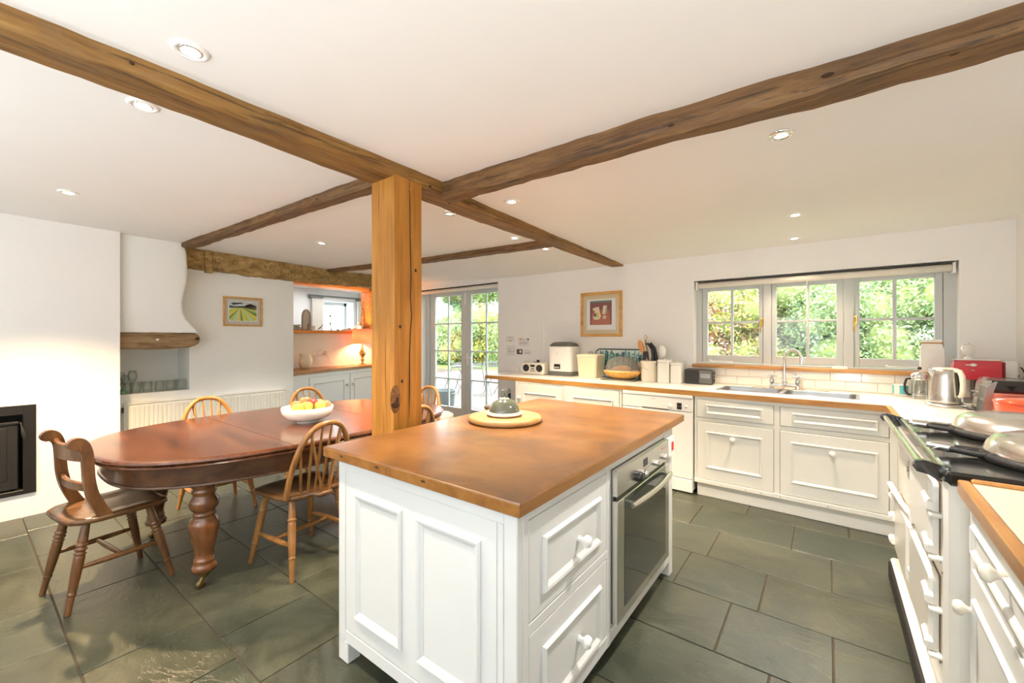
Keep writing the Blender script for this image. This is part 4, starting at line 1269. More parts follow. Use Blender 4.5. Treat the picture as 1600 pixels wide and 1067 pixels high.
def scroll_chair():
    t = Thing('scroll_back_chair', 'dark bar-back kitchen chair with scrolled uprights at the near table end', 'chair', (-3.225, 0.520, 0), 'W', math.radians(8.5), None, local=True)
    t.part('seat', seat_bm(0.43, 0.41, -0.215, 0.205, False), CHAIRS)
    key = [(-0.070, 0.440, 0.027), (-0.100, 0.505, 0.025), (-0.126, 0.575, 0.023), (-0.139, 0.65, 0.022), (-0.143, 0.72, 0.0215), (-0.147, 0.785, 0.022), (-0.156, 0.822, 0.023), (-0.170, 0.846, 0.025), (-0.186, 0.852, 0.027), (-0.196, 0.846, 0.027)]
    cl, wd = [], []
    for i in range(len(key) - 1):
        p = [Vector(key[max(0, min(len(key) - 1, i + k))]) for k in (-1, 0, 1, 2)]
        for q in (0, 0.25, 0.5, 0.75):
            v = 0.5 * (2 * p[1] + (p[2] - p[0]) * q + (2 * p[0] - 5 * p[1] + 4 * p[2] - p[3]) * q * q + (3 * p[1] - p[0] - 3 * p[2] + p[3]) * q ** 3)
            cl.append((v[0], v[1]))
            wd.append(v[2])
    cl.append(key[-1][:2])
    wd.append(key[-1][2])
    for s in (-1, 1):
        left, right = [], []
        for i, (y, z) in enumerate(cl):
            a = Vector(cl[max(i - 1, 0)])
            c = Vector(cl[min(i + 1, len(cl) - 1)])
            d = (c - a).normalized()
            nrm = Vector((-d.y, d.x))
            left.append((y + nrm.x * wd[i], z + nrm.y * wd[i]))
            right.append((y - nrm.x * wd[i], z - nrm.y * wd[i]))
        e = Vector(cl[-1])
        tipv = (e - Vector(cl[-2])).normalized()
        end = [tuple(e + tipv * 0.026 * math.cos(q) + Vector((-tipv.y, tipv.x)) * 0.026 * math.sin(q)) for q in (1.1, 0.7, 0.3, 0, -0.3, -0.7, -1.1)]
        poly = left + end + list(reversed(right))
        x0 = 0.192 * s
        t.part('back_upright', B().prism(poly, x0 - 0.017, x0 + 0.017, 'yz', smooth=False), CHAIRD)
    def rail(zc, yb, hh, sag, name):
        b = B()
        R = []
        for k in range(11):
            u = -1 + k / 5
            x = 0.185 * u
            y = yb - sag * (1 - u * u)
            R.append([(x, y - 0.010, zc - hh), (x, y + 0.010, zc - hh), (x, y + 0.010, zc + hh * 0.8), (x, y, zc + hh), (x, y - 0.010, zc + hh * 0.8)])
        t.part(name, b.loft(R, True, False), CHAIRD)
    rail(0.795, -0.158, 0.042, 0.03, 'top_rail')
    rail(0.615, -0.132, 0.021, 0.03, 'cross_rail')
    tops = {(s, f): (0.135 * s, 0.125 if f else -0.13, 0.436) for s in (-1, 1) for f in (0, 1)}
    feet = {(s, f): ((0.205 if f else 0.180) * s, 0.215 if f else -0.215, 0.0) for s in (-1, 1) for f in (0, 1)}
    for k in tops:
        t.part('leg', turned_leg(tops[k], feet[k], 0.0205, (0.27, 0.315, 0.36, 0.78)), CHAIRD)
    at = lambda k, q: tuple(Vector(tops[k]).lerp(Vector(feet[k]), q))
    for s in (-1, 1):
        t.part('stretcher', swell(at((s, 0), 0.52), at((s, 1), 0.52), 0.009, 0.0155), CHAIRD)
    a = Vector(at((-1, 0), 0.52)).lerp(Vector(at((-1, 1), 0.52)), 0.5)
    c = Vector(at((1, 0), 0.52)).lerp(Vector(at((1, 1), 0.52)), 0.5)
    t.part('stretcher', swell(a, c, 0.009, 0.014), CHAIRD)
scroll_chair()

# fruit bowl and apples
FB = (-3.130, 1.598, TZ)
t = Thing('fruit_bowl', 'oval white footed fruit bowl standing on the dining table', 'bowl', FB)
t.part('bowl', B().lathe([(0.085, 0.0), (0.088, 0.010), (0.120, 0.020), (0.166, 0.040), (0.188, 0.074), (0.193, 0.114), (0.187, 0.114), (0.180, 0.076), (0.145, 0.048), (0.08, 0.030), (0.001, 0.028)], FB, 36, sx=0.90, sy=0.94), CERAM)
APY = plain('yellow_apple', (0.72, 0.60, 0.10), 0.28, coat=0.3, var=0.25, vscale=14)
APR = plain('red_apple', (0.55, 0.07, 0.05), 0.25, coat=0.3, var=0.4, vscale=16)
APO = plain('blush_apple', (0.75, 0.33, 0.10), 0.28, coat=0.3, var=0.4, vscale=12)
APG = plain('green_apple', (0.52, 0.58, 0.12), 0.28, coat=0.3, var=0.25, vscale=14)
STALK = plain('stalk', (0.12, 0.07, 0.03), 0.8)
apples = [(0.062, -0.115, 0.112, APY, 'yellow apple at the chimney-side end of the fruit bowl'), (0.055, -0.030, 0.117, APY, 'large yellow apple with a blossom end showing in the fruit bowl'),
          (-0.01, -0.085, 0.122, APO, 'orange-blushed apple behind the large yellow one in the bowl'), (0.03, 0.035, 0.130, APR, 'deep red apple on top of the fruit bowl'),
          (0.075, 0.075, 0.112, APG, 'yellow-green apple in front of the red one in the bowl'), (-0.035, 0.01, 0.140, APO, 'pinkish apple highest at the back of the fruit bowl'),
          (0.01, 0.110, 0.118, APG, 'striped green apple near the far end of the bowl'), (0.045, 0.150, 0.108, APO, 'small blushed apple at the far rim of the bowl'),
          (-0.075, 0.095, 0.112, APR, 'small red apple at the wall side of the bowl')]
for i, (dx, dy, dz, m, lab) in enumerate(apples):
    r = 0.042
    p = (FB[0] + dx * 0.95, FB[1] + dy * 0.82 - 0.008, FB[2] + dz)
    t = Thing('apple', lab, 'apple', p, 'W', 0.7 * i, 'apples in the fruit bowl', local=True)
    t.part('fruit', B().lathe([(0.004, -0.033), (0.016, -0.037), (0.032, -0.028), (0.041, -0.006), (0.0425, 0.010), (0.036, 0.028), (0.022, 0.037), (0.010, 0.034), (0.003, 0.027)], (0, 0, 0), 16), m)
    t.part('stalk', B().tube([(0, 0, 0.027), (0.002, 0.001, 0.040), (0.005, 0.002, 0.048)], 0.0018, 5), STALK)

# ------------------------------------------------------------------ stove set into the chimney wall
t = Thing('inset_stove', 'black cast-iron inset stove in the white chimney wall', 'stove', (-4.95, -0.1, 0.18))
f = B().box(-4.955, -4.932, -0.62, -0.55, 0.180, 0.864, 0.003).box(-4.955, -4.932, 0.312, 0.381, 0.180, 0.864, 0.003).box(-4.955, -4.932, -0.56, 0.32, 0.792, 0.864, 0.003).box(-4.955, -4.932, -0.56, 0.32, 0.180, 0.215, 0.003)
t.part('surround', f, BLACKP)
t.part('firebox', B().box(-5.30, -5.28, -0.60, 0.36, 0.2, 0.84).box(-5.3, -4.96, 0.345, 0.365, 0.2, 0.84).box(-5.3, -4.96, -0.6, 0.36, 0.83, 0.85).box(-5.3, -4.96, -0.6, 0.36, 0.195, 0.21), CASTIRON)
d = t.part('stove_door', B().box(-4.975, -4.945, -0.53, 0.290, 0.225, 0.740, 0.006), CASTIRON)
t.part('door_panel', B().box(-4.947, -4.940, -0.46, 0.235, 0.30, 0.70, 0.006), CASTIRON, d)
t.part('door_bar', B().box(-4.946, -4.934, -0.53, 0.295, 0.722, 0.742, 0.004), CASTIRON, d)
t.part('handle', B().tube([(-4.93, 0.30, 0.735), (-4.915, 0.305, 0.70), (-4.905, 0.312, 0.655), (-4.905, 0.318, 0.60)], [0.005, 0.006, 0.013, 0.008], 8), CASTIRON, d)
t.part('ash_lip', B().box(-4.95, -4.90, -0.5, 0.12, 0.165, 0.205, 0.005), CASTIRON)

# ------------------------------------------------------------------ radiator
t = Thing('radiator', 'long white panel radiator under the glass shelf and picture', 'radiator', (-5.25, 1.66, 0.12))
t.part('panel', B().box(-5.262, -5.232, 0.955, 2.40, 0.13, 0.752, 0.008), RADW)
t.part('grille', B().box(-5.298, -5.225, 0.950, 2.405, 0.752, 0.764, 0.004), RADW)
t.part('end_cover', B().box(-5.290, -5.226, 0.946, 0.954, 0.13, 0.758, 0.002), RADW)
rb = B()
for k in range(42):
    y = 0.980 + k * 0.0338
    rb.prism([(-5.236, y - 0.011), (-5.217, y - 0.006), (-5.217, y + 0.006), (-5.236, y + 0.011)], 0.155, 0.730)
t.part('ribs', rb, RADW, kind='stuff')
t.part('bleed_valve', B().box(-5.25, -5.235, 0.928, 0.947, 0.68, 0.73, 0.003), DGREY)
t.part('pipe', B().tube([(-5.25, 0.94, 0.16), (-5.25, 0.915, 0.15), (-5.25, 0.915, 0.0)], 0.0075, 8), CHROME)

# ------------------------------------------------------------------ glasses on the niche shelf
def tumbler(y, x, lab, s=1.0):
    t = Thing('tumbler', lab, 'glass', (x, y, 0.845), group='glasses on the niche shelf', local=True)
    t.part('glass', B().lathe([(0.001, 0.0), (0.038 * s, 0.0), (0.040 * s, 0.004), (0.044 * s, 0.108 * s), (0.0415 * s, 0.108 * s), (0.037 * s, 0.010), (0.001, 0.009)], (0, 0, 0), 20), GLASS)
for y, x, lab in ((1.050, -5.350, 'clear tumbler on the niche shelf, second along from the stemmed glasses'), (1.137, -5.350, 'clear tumbler on the niche shelf, third along from the stemmed glasses'),
                  (1.231, -5.345, 'clear tumbler standing alone mid-way along the niche shelf'), (1.322, -5.350, 'clear tumbler touching the last one on the niche shelf'),
                  (1.402, -5.345, 'clear tumbler at the open end of the niche shelf'), (0.985, -5.352, 'clear tumbler in front of the stemmed glasses')):
    tumbler(y, x, lab)
for i, (y, x, h, lab) in enumerate(((0.955, -5.44, 0.20, 'tall stemmed glass nearest the chimney corner in the niche'), (1.00, -5.50, 0.17, 'small stemmed glass behind the first tumbler'),
                     (1.045, -5.44, 0.215, 'tallest stemmed glass standing behind the second tumbler'), (0.93, -5.38, 0.155, 'short goblet half hidden by the chimney wall corner'))):
    t = Thing('wine_glass', lab, 'glass', (x, y, 0.845), group='glasses on the niche shelf', local=True)
    t.part('foot', B().lathe([(0.032, 0), (0.031, 0.003), (0.006, 0.008), (0.0045, h * 0.42), (0.008, h * 0.46)], (0, 0, 0), 16), GLASS)
    t.part('cup', B().lathe([(0.008, h * 0.45), (0.026, h * 0.52), (0.036, h * 0.66), (0.036, h * 0.80), (0.030, h), (0.0285, h), (0.034, h * 0.80), (0.034, h * 0.67), (0.02, h * 0.53), (0.002, h * 0.49)], (0, 0, 0), 18), GLASS)
single('green_bottle', B().lathe([(0.03, 0), (0.032, 0.004), (0.032, 0.03), (0.012, 0.045), (0.001, 0.046)], (0, 0, 0), 14), plain('green_glass', (0.10, 0.30, 0.14), 0.1, coat=0.5),
       'low green glass dish among the stemmed glasses', 'dish', (-5.335, 0.945, 0.845), local=True)
# ------------------------------------------------------------------ pictures
def paint(name, col):
    return plain(name, col, 0.7)
t = Thing('landscape_picture', 'framed watercolour of green and yellow crop rows on the radiator wall', 'picture', (-5.295, 1.96, 1.68))
xw = -5.300
py0, py1, pz0, pz1 = 1.766, 2.160, 1.512, 1.842
P = lambda u, v, h: (xw + h, u, v)
fr = B().strip(py0, py1, pz0, pz1, P, [(0, 0), (0, 0.020), (0.004, 0.023), (0.018, 0.022), (0.020, 0.010)])
t.part('frame', fr, FRAMEW)
t.part('mount', B().box(xw + 0.001, xw + 0.009, py0 + 0.018, py1 - 0.018, pz0 + 0.018, pz1 - 0.018), plain('grey_mount', (0.60, 0.58, 0.52), 0.8))
iy0, iy1, iz0, iz1 = py0 + 0.058, py1 - 0.058, pz0 + 0.062, pz1 - 0.056
cols = [paint('art_sky', (0.52, 0.60, 0.62)), paint('art_hill', (0.30, 0.24, 0.10)), paint('art_lime', (0.55, 0.66, 0.10)), paint('art_yellow', (0.78, 0.68, 0.10)), paint('art_green', (0.12, 0.32, 0.10)), paint('art_pale', (0.62, 0.74, 0.52)), paint('art_dark', (0.07, 0.12, 0.07)), PAPER]
art = B()
W_, H_ = iy1 - iy0, iz1 - iz0
AX_ = lambda u, v: (xw + 0.0105, iy0 + u * W_, iz0 + v * H_)
art.box(xw + 0.009, xw + 0.0104, iy0 - 0.008, iy1 + 0.008, iz0 - 0.008, iz1 + 0.008, mi=7)
art.add([AX_(0, 0.72), AX_(1, 0.72), AX_(1, 1), AX_(0, 1)], [(0, 1, 2, 3)], mi=0)
art.add([AX_(0.5, 0.68), AX_(1, 0.60), AX_(1, 0.80), AX_(0.76, 0.93), AX_(0.6, 0.86)], [(0, 1, 2, 3, 4)], mi=1)
art.add([AX_(0, 0.66), AX_(0.55, 0.70), AX_(0.52, 0.78), AX_(0.2, 0.74), AX_(0, 0.80)], [(0, 1, 2, 3, 4)], mi=6)
art.add([AX_(0.10, 0.84), AX_(0.45, 0.90), AX_(0.5, 0.96), AX_(0.1, 0.93)], [(0, 1, 2, 3)], mi=5)
vp = (0.40, 0.72)
edge = [(0, 0.60), (0, 0.40), (0, 0.20), (0, 0.05), (0.12, 0), (0.28, 0), (0.40, 0), (0.50, 0), (0.62, 0), (0.75, 0), (0.88, 0), (1, 0.06), (1, 0.24), (1, 0.42), (1, 0.58), (1, 0.66)]
for i in range(len(edge) - 1):
    art.add([AX_(*vp), AX_(*edge[i]), AX_(*edge[i + 1])], [(0, 1, 2)], mi=(2, 3, 4, 2, 5, 3, 4, 3, 2, 5)[i % 10])
t.part('painting', art, cols)
t.part('glazing', B().box(xw + 0.0125, xw + 0.013, py0 + 0.018, py1 - 0.018, pz0 + 0.018, pz1 - 0.018), SMOKE)

t = Thing('still_life_picture', 'gold-wood framed red still life with white jugs above the bread bin', 'picture', (-2.35, YB, 1.67), 'K')
yw = YB
Q = lambda u, v, h: (u, yw - h, v)
x0, x1, z0, z1 = -2.632, -2.085, 1.398, 1.942
t.part('frame', B().strip(x0, x1, z0, z1, Q, [(0, 0), (0, 0.028), (0.006, 0.034), (0.030, 0.026), (0.034, 0.012)]), FRAMEW)
t.part('mount', B().box(x0 + 0.03, x1 - 0.03, yw - 0.012, yw - 0.001, z0 + 0.03, z1 - 0.03), plain('buff_mount', (0.66, 0.57, 0.38), 0.8))
ax0, ax1, az0, az1 = x0 + 0.082, x1 - 0.082, z0 + 0.082, z1 - 0.085
t.part('paper', B().box(ax0, ax1, yw - 0.0135, yw - 0.012, az0, az1), PAPER)
gx0, gx1, gz0, gz1 = -2.505, -2.215, 1.540, 1.835
cols = [paint('art_maroon', (0.20, 0.035, 0.03)), paint('art_rust', (0.42, 0.10, 0.035)), paint('art_teal', (0.08, 0.20, 0.17)), paint('art_cream', (0.78, 0.68, 0.45)), paint('art_lemon', (0.60, 0.58, 0.06)), paint('art_plum', (0.10, 0.05, 0.09)), paint('art_sage', (0.35, 0.38, 0.22))]
g = B()
GX = lambda u, v, k=0: (gx0 + u * (gx1 - gx0), yw - 0.0139 - 0.0003 * k, gz0 + v * (gz1 - gz0))
def patch(pts, mi, k):
    g.add([GX(u, v, k) for u, v in pts], [tuple(range(len(pts)))], mi=mi)
patch([(0, 0), (1, 0), (1, 1), (0, 1)], 0, 0)
patch([(0.05, 0), (0.95, 0), (0.88, 0.60), (0.10, 0.62)], 1, 1)
patch([(0, 0.93), (1, 0.93), (1, 1), (0, 1)], 2, 1)
patch([(0.12, 0.70), (0.42, 0.76), (0.46, 0.52), (0.52, 0.36), (0.42, 0.22), (0.20, 0.22), (0.13, 0.36), (0.20, 0.40), (0.24, 0.58), (0.16, 0.60)], 3, 2)
patch([(0.33, 0.28), (0.42, 0.34), (0.40, 0.52), (0.32, 0.50)], 4, 3)
patch([(0.18, 0.34), (0.30, 0.34), (0.30, 0.50), (0.20, 0.46)], 5, 3)
patch([(0.58, 0.44), (0.72, 0.44), (0.74, 0.66), (0.80, 0.78), (0.62, 0.80), (0.60, 0.66)], 3, 2)
patch([(0.69, 0.46), (0.77, 0.47), (0.80, 0.70), (0.74, 0.72)], 6, 3)
patch([(0.62, 0.26), (0.72, 0.24), (0.76, 0.33), (0.68, 0.40), (0.60, 0.34)], 3, 2)
patch([(0.66, 0.29), (0.71, 0.29), (0.70, 0.34), (0.66, 0.34)], 5, 3)
t.part('painting', g, cols)
t.part('glazing', B().box(x0 + 0.03, x1 - 0.03, yw - 0.0185, yw - 0.018, z0 + 0.03, z1 - 0.03), SMOKE)

# notes pinned to the wall
notes = [(-3.865, 1.325, -3.72, 1.405, 'small white note with a red and a green mark, pinned near the door', [(0.45, 0.7, 0.55, 0.9, SWITCHR), (0.35, 0.05, 0.75, 0.25, APG)]),
         (-3.640, 1.265, -3.455, 1.378, 'pale printed letter pinned highest beside the portable stereo', [(0.06, 0.8, 0.35, 0.95, APO), (0.85, 0.75, 0.97, 0.95, INK), (0.1, 0.45, 0.85, 0.48, GREYPL), (0.1, 0.3, 0.8, 0.33, GREYPL)]),
         (-3.855, 1.125, -3.700, 1.272, 'off-white printed sheet pinned lowest by the garden door', [(0.1, 0.6, 0.5, 0.63, GREYPL), (0.1, 0.4, 0.8, 0.43, GREYPL)]),
         (-3.672, 1.150, -3.570, 1.222, 'dark photograph pinned between two white notes', None),
         (-3.540, 1.150, -3.42, 1.215, 'small blank slip pinned beside the dark photograph', [(0.1, 0.3, 0.9, 0.36, GREYPL)])]
for a, z0, c, z1, lab, marks in notes:
    t = Thing('wall_note', lab, 'note', ((a + c) / 2, YB, z0), 'K', group='papers pinned by the garden door')
    t.part('sheet', B().box(a, c, YB - 0.003, YB - 0.0008, z0, z1), GREYPAPER if marks else plain('photo_print', (0.10, 0.08, 0.08), 0.3, var=0.8, vscale=60))
    for (u0, v0, u1, v1, m) in (marks or [(0.5, 0.3, 0.8, 0.8, PAPER)]):
        t.part('print', B().box(a + u0 * (c - a), a + u1 * (c - a), YB - 0.0036, YB - 0.003, z0 + v0 * (z1 - z0), z0 + v1 * (z1 - z0)), m)

# ------------------------------------------------------------------ things on the long worktop (K frame, top at 0.912)
Z = 0.912
t = Thing('portable_stereo', 'small cream stereo with two round black speakers and an aerial', 'stereo', (-3.16, 4.47, Z), 'K')
def rot_box(t, name, cx, cy, ang, build, mat, parent=None):
    b = build()
    b.xf(Matrix.Translation((cx, cy, 0)) @ Matrix.Rotation(ang, 4, 'Z'))
    return t.part(name, b, mat, parent)
RA = math.radians(5)
rb_ = lambda name, f, m, parent=None: rot_box(t, name, -3.17, 4.46, RA, f, m, parent)
bd = rb_('body', lambda: B().prism(rrect(-0.165, 0.165, -0.105, 0.105, 0.03), Z + 0.008, Z + 0.152, bev=0.012), CREAMP)
for s in (-1, 1):
    rb_('speaker', lambda: B().lathe([(0.046, 0.003), (0.046, -0.004), (0.042, -0.007), (0.030, -0.002), (0.012, -0.004), (0.001, -0.007)], (0.098 * s, -0.105, Z + 0.082), 24, 'y'), BLACKP, bd)
    rb_('foot', lambda: B().box(0.12 * s - 0.02, 0.12 * s + 0.02, -0.09, -0.06, Z, Z + 0.01), CREAMC, bd)
rb_('display', lambda: B().box(-0.034, 0.034, -0.1075, -0.104, Z + 0.098, Z + 0.125, 0.001), BLACKP, bd)
rb_('buttons', lambda: B().box(-0.038, 0.038, -0.1075, -0.104, Z + 0.040, Z + 0.048, 0.001).box(-0.038, 0.038, -0.1075, -0.104, Z + 0.056, Z + 0.062, 0.001).box(-0.02, 0.02, -0.1075, -0.104, Z + 0.07, Z + 0.085, 0.002), GREYPL, bd)
rb_('dock', lambda: B().box(-0.02, 0.06, -0.055, -0.005, Z + 0.152, Z + 0.158, 0.002).box(0.015, 0.055, -0.03, -0.02, Z + 0.155, Z + 0.185, 0.003), BLACKP, bd)
rb_('aerial', lambda: B().tube([(0.10, 0.02, Z + 0.15), (0.098, 0.022, Z + 0.45), (0.09, 0.024, Z + 0.80)], [0.003, 0.0024, 0.0016], 6), STEEL, bd)
t = Thing('mug', 'plain white mug tucked behind the cream stereo', 'mug', (-3.44, 4.52, Z), 'K', local=True)
t.part('cup', B().lathe([(0.034, 0), (0.038, 0.004), (0.041, 0.09), (0.038, 0.09), (0.034, 0.01), (0.001, 0.008)], (0, 0, 0), 20), CERAM)
t.part('handle', B().tube([(-0.038, 0, 0.075), (-0.065, 0, 0.068), (-0.070, 0, 0.045), (-0.060, 0, 0.022), (-0.036, 0, 0.016)], 0.006, 8), CERAM)

t = Thing('steam_steriliser', 'tall white steriliser with dark grey lid and base', 'appliance', (-2.79, 4.53, Z), 'K')
bx = (-2.965, -2.625)
t.part('base', B().prism(rrect(bx[0], bx[1], 4.40, 4.655, 0.05), Z, Z + 0.055, bev=0.010), GREYPL)
bd = t.part('body', B().loft([[(x, y, z) for x, y in rrect(bx[0] + e, bx[1] - e, 4.40 + e, 4.655 - e, 0.06)] for z, e in ((Z + 0.055, 0.006), (Z + 0.09, 0.004), (Z + 0.34, 0.002), (Z + 0.365, 0.006))], True, False), WHITEP)
t.part('lid', B().loft([[(x, y, z) for x, y in rrect(bx[0] + e, bx[1] - e, 4.40 + e, 4.655 - e, 0.06)] for z, e in ((Z + 0.362, 0.004), (Z + 0.385, 0.012), (Z + 0.405, 0.03), (Z + 0.418, 0.06))], True, False), GREYPL)
t.part('control_panel', B().box(-2.865, -2.775, 4.394, 4.41, Z + 0.085, Z + 0.145, 0.006), BLACKP, bd)
t.part('button', B().box(-2.855, -2.785, 4.391, 4.397, Z + 0.100, Z + 0.110, 0.002), WHITEP, bd)
t.part('logo_mark', B().box(-2.835, -2.810, 4.401, 4.4035, Z + 0.275, Z + 0.279), GREYPL, bd)

t = Thing('bread_bin', 'plain cream enamel bread bin with flat lid', 'bin', (-2.40, 4.47, Z), 'K')
tap = lambda z0, z1, e0, e1, m=0.03: B().loft([[(x, y, z) for x, y in rrect(-2.525 - e, -2.275 + e, 4.38 - e, 4.600 + e, m)] for z, e in ((z0, e0), (z1, e1))], True, False)
bd = t.part('body', tap(Z, Z + 0.245, -0.006, 0.008), CREAMT)
ld = t.part('lid', tap(Z + 0.246, Z + 0.268, 0.014, 0.012), CREAMT)
t.part('lid_top', tap(Z + 0.268, Z + 0.276, 0.008, -0.006), CREAMT, ld)
t.part('lid_handle', B().tube([(-2.43, 4.49, Z + 0.272), (-2.425, 4.49, Z + 0.30), (-2.375, 4.49, Z + 0.30), (-2.37, 4.49, Z + 0.272)], 0.005, 8), STEELD, ld)
t.part('embossed_mark', B().lathe([(0.016, 0.0), (0.018, -0.0025), (0.014, -0.002)], (-2.40, 4.378, Z + 0.12), 16, 'y', cap=False), CREAMC, bd)

# teal patterned tray leaning on the wall
TR = [plain('tray_teal', (0.02, 0.22, 0.22), 0.4), plain('tray_blue', (0.02, 0.12, 0.30), 0.4), plain('tray_dark', (0.015, 0.07, 0.07), 0.4), plain('tray_pale', (0.70, 0.78, 0.72), 0.4)]
t = Thing('patterned_tray', 'teal and white striped tray leaning against the wall', 'tray', (-2.12, 4.64, Z), 'K')
tilt = Matrix.Translation((-2.12, 4.615, Z)) @ Matrix.Rotation(math.radians(-7), 4, 'X')
def tl_(b):
    return b.xf(tilt)
t.part('board', tl_(B().prism(rrect(-0.30, 0.30, 0.0, 0.335, 0.06), 0.0, 0.010, 'xz', bev=0.003)), TR[3])
rd = random.Random(8)
pb = B()
x = -0.29
while x < 0.285:
    w = rd.uniform(0.006, 0.016)
    zlo = 0.0 if abs(x) < 0.24 else 0.06
    a, c = rd.uniform(0.02, 0.05), rd.uniform(0.27, 0.325)
    if abs(x) > 0.245:
        a, c = max(a, 0.06), min(c, 0.28)
    zc = a
    while zc < c:
        l = rd.uniform(0.06, 0.22)
        pb.box(x, min(x + w, 0.29), -0.0012, 0.0, zc, min(c, zc + l), mi=rd.choice((0, 0, 1, 2, 0)))
        zc += l + rd.uniform(0.0, 0.015)
    x += w + rd.uniform(0.001, 0.008)
t.part('stripe_print', tl_(pb), TR, kind='stuff')
t.part('rim', tl_(B().tube([(u, 0.002, v) for u, v in rrect(-0.30, 0.30, 0.0, 0.335, 0.06, 6)] + [(0.30, 0.002, 0.275)], 0.008, 6)), TR[2])

# bread under a mesh cover on a wooden dish
t = Thing('slate_board', 'dark slate slab under the covered bread dish', 'board', (-1.985, 4.42, Z), 'K')
t.part('slab', B().box(-2.18, -1.775, 4.30, 4.56, Z, Z + 0.012, 0.003), GREYPL)
c = (-1.975, 4.42, Z + 0.012)
t = Thing('bread_dish', 'oval pale wooden bread dish under a grey mesh dome', 'dish', c, 'K')
t.part('dish', B().lathe([(0.09, 0), (0.11, 0.003), (0.17, 0.030), (0.212, 0.075), (0.218, 0.092), (0.211, 0.090), (0.165, 0.045), (0.10, 0.018), (0.001, 0.016)], c, 40, sx=1.0, sy=0.66), wood('basket_wood', (0.60, 0.28, 0.05), (0.78, 0.42, 0.10), (0.86, 0.54, 0.17), 'z', 8, 4, 0.4))
t = Thing('food_cover', 'grey mesh dome over the bread', 'cover', (c[0], c[1], c[2] + 0.085), 'K')
dome = [(0.196, 0.088), (0.194, 0.115), (0.184, 0.15), (0.162, 0.19), (0.13, 0.222), (0.085, 0.244), (0.035, 0.253), (0.001, 0.254)]
t.part('mesh', B().lathe(dome, c, 40, sx=1.0, sy=0.64, cap=False), MESHG)
t.part('rim', B().tube([(c[0] + 0.197 * math.cos(a), c[1] + 0.127 * math.sin(a), c[2] + 0.091) for a in [2 * PI * k / 40 for k in range(41)]], 0.0045, 6), CREAMC)
single('bread_loaf', B().ball((0, 0, 0.065), (0.115, 0.062, 0.062), 20, 10).ball((0.03, 0.0, 0.07), (0.10, 0.058, 0.062), 16, 8), plain('bread_crust', (0.62, 0.36, 0.16), 0.8, var=0.25, vscale=10, bump=0.4, bscale=30),
       'brown loaf of bread lying under the grey mesh dome', 'bread', (c[0] - 0.01, c[1], c[2] + 0.020), 'K', local=True)

# utensil crock and its tools
KX, KY = -1.682, 4.452
t = Thing('utensil_crock', 'cream crock with arched lettering holding kitchen tools', 'crock', (KX, KY, Z), 'K')
bd = t.part('crock', B().lathe([(0.072, 0), (0.078, 0.004), (0.081, 0.012), (0.082, 0.190), (0.087, 0.198), (0.089, 0.214), (0.086, 0.224), (0.079, 0.224), (0.075, 0.19), (0.073, 0.02), (0.001, 0.018)], (KX, KY, Z), 32), CREAMC)
for k, a in enumerate((-32, -23, -13, -4, 6, 15, 24, 32)):       # arched lettering on the crock, too small to read
    q = math.radians(a - 90 - 21)
    zz = Z + 0.148 - 0.00002 * a * a
    for s in ((0.0, 0.012), (0.006, 0.010)):
        p = lambda dz, da: (KX + 0.0828 * math.cos(q + da), KY + 0.0828 * math.sin(q + da), zz + dz)
        bd2 = t.part('letter', B().tube([p(-0.006, s[0]), p(0.006, s[0] * (1 if k % 2 else -1) + 0.03)], 0.0014, 5), GREYPL, bd)
def tool(name, lab, build, mat):
    t = Thing(name, lab, 'utensil', (KX, KY, Z + 0.02), 'K', group='tools in the utensil crock')
    for n, b, m in build:
        t.part(n, b, m)
tool('wooden_spoon', 'broad orange wooden spoon in the cream crock', [('handle', B().tube([(KX + 0.02, KY, Z + 0.03), (KX - 0.055, KY + 0.01, Z + 0.27)], 0.007, 8), PALEW), ('bowl', B().ball((KX - 0.092, KY + 0.012, Z + 0.375), (0.032, 0.010, 0.075), 14, 10).xf(Matrix.Translation((KX - 0.09, KY, Z + 0.375)) @ Matrix.Rotation(math.radians(-16), 4, 'Y') @ Matrix.Translation((-(KX - 0.09), -KY, -(Z + 0.375)))), plain('spoon_wood', (0.66, 0.30, 0.10), 0.5))], None)
tool('rolling_stick', 'pale wooden stick handle with metal loop in the crock', [('handle', B().tube([(KX + 0.03, KY + 0.02, Z + 0.03), (KX - 0.045, KY + 0.02, Z + 0.44)], [0.008, 0.011], 8), PALEW), ('loop', B().tube([(KX - 0.045, KY + 0.02, Z + 0.44), (KX - 0.065, KY + 0.02, Z + 0.475), (KX - 0.045, KY + 0.02, Z + 0.50), (KX - 0.022, KY + 0.02, Z + 0.478), (KX - 0.042, KY + 0.02, Z + 0.445)], 0.004, 6), BRASS)], None)
tool('black_tongs', 'black curved-handled tongs in the cream crock', [('arm', B().tube([(KX + 0.01, KY - 0.02, Z + 0.05), (KX + 0.055, KY - 0.02, Z + 0.26), (KX + 0.045, KY - 0.02, Z + 0.35), (KX + 0.0, KY - 0.02, Z + 0.405), (KX - 0.03, KY - 0.02, Z + 0.400)], [0.012, 0.02, 0.019, 0.014, 0.010], 8), BLACKP), ('arm', B().tube([(KX + 0.03, KY + 0.0, Z + 0.05), (KX + 0.085, KY, Z + 0.25), (KX + 0.06, KY, Z + 0.36), (KX + 0.02, KY, Z + 0.415)], [0.012, 0.020, 0.018, 0.012], 8), BLACKP)], None)
tool('black_turner', 'black slotted turner standing low in the crock', [('handle', B().tube([(KX - 0.01, KY - 0.01, Z + 0.03), (KX - 0.015, KY - 0.02, Z + 0.26)], 0.007, 8), STEEL), ('blade', B().box(KX - 0.052, KY * 0 + KX + 0.004, KY - 0.026, KY - 0.018, Z + 0.235, Z + 0.325, 0.006), BLACKP)], None)
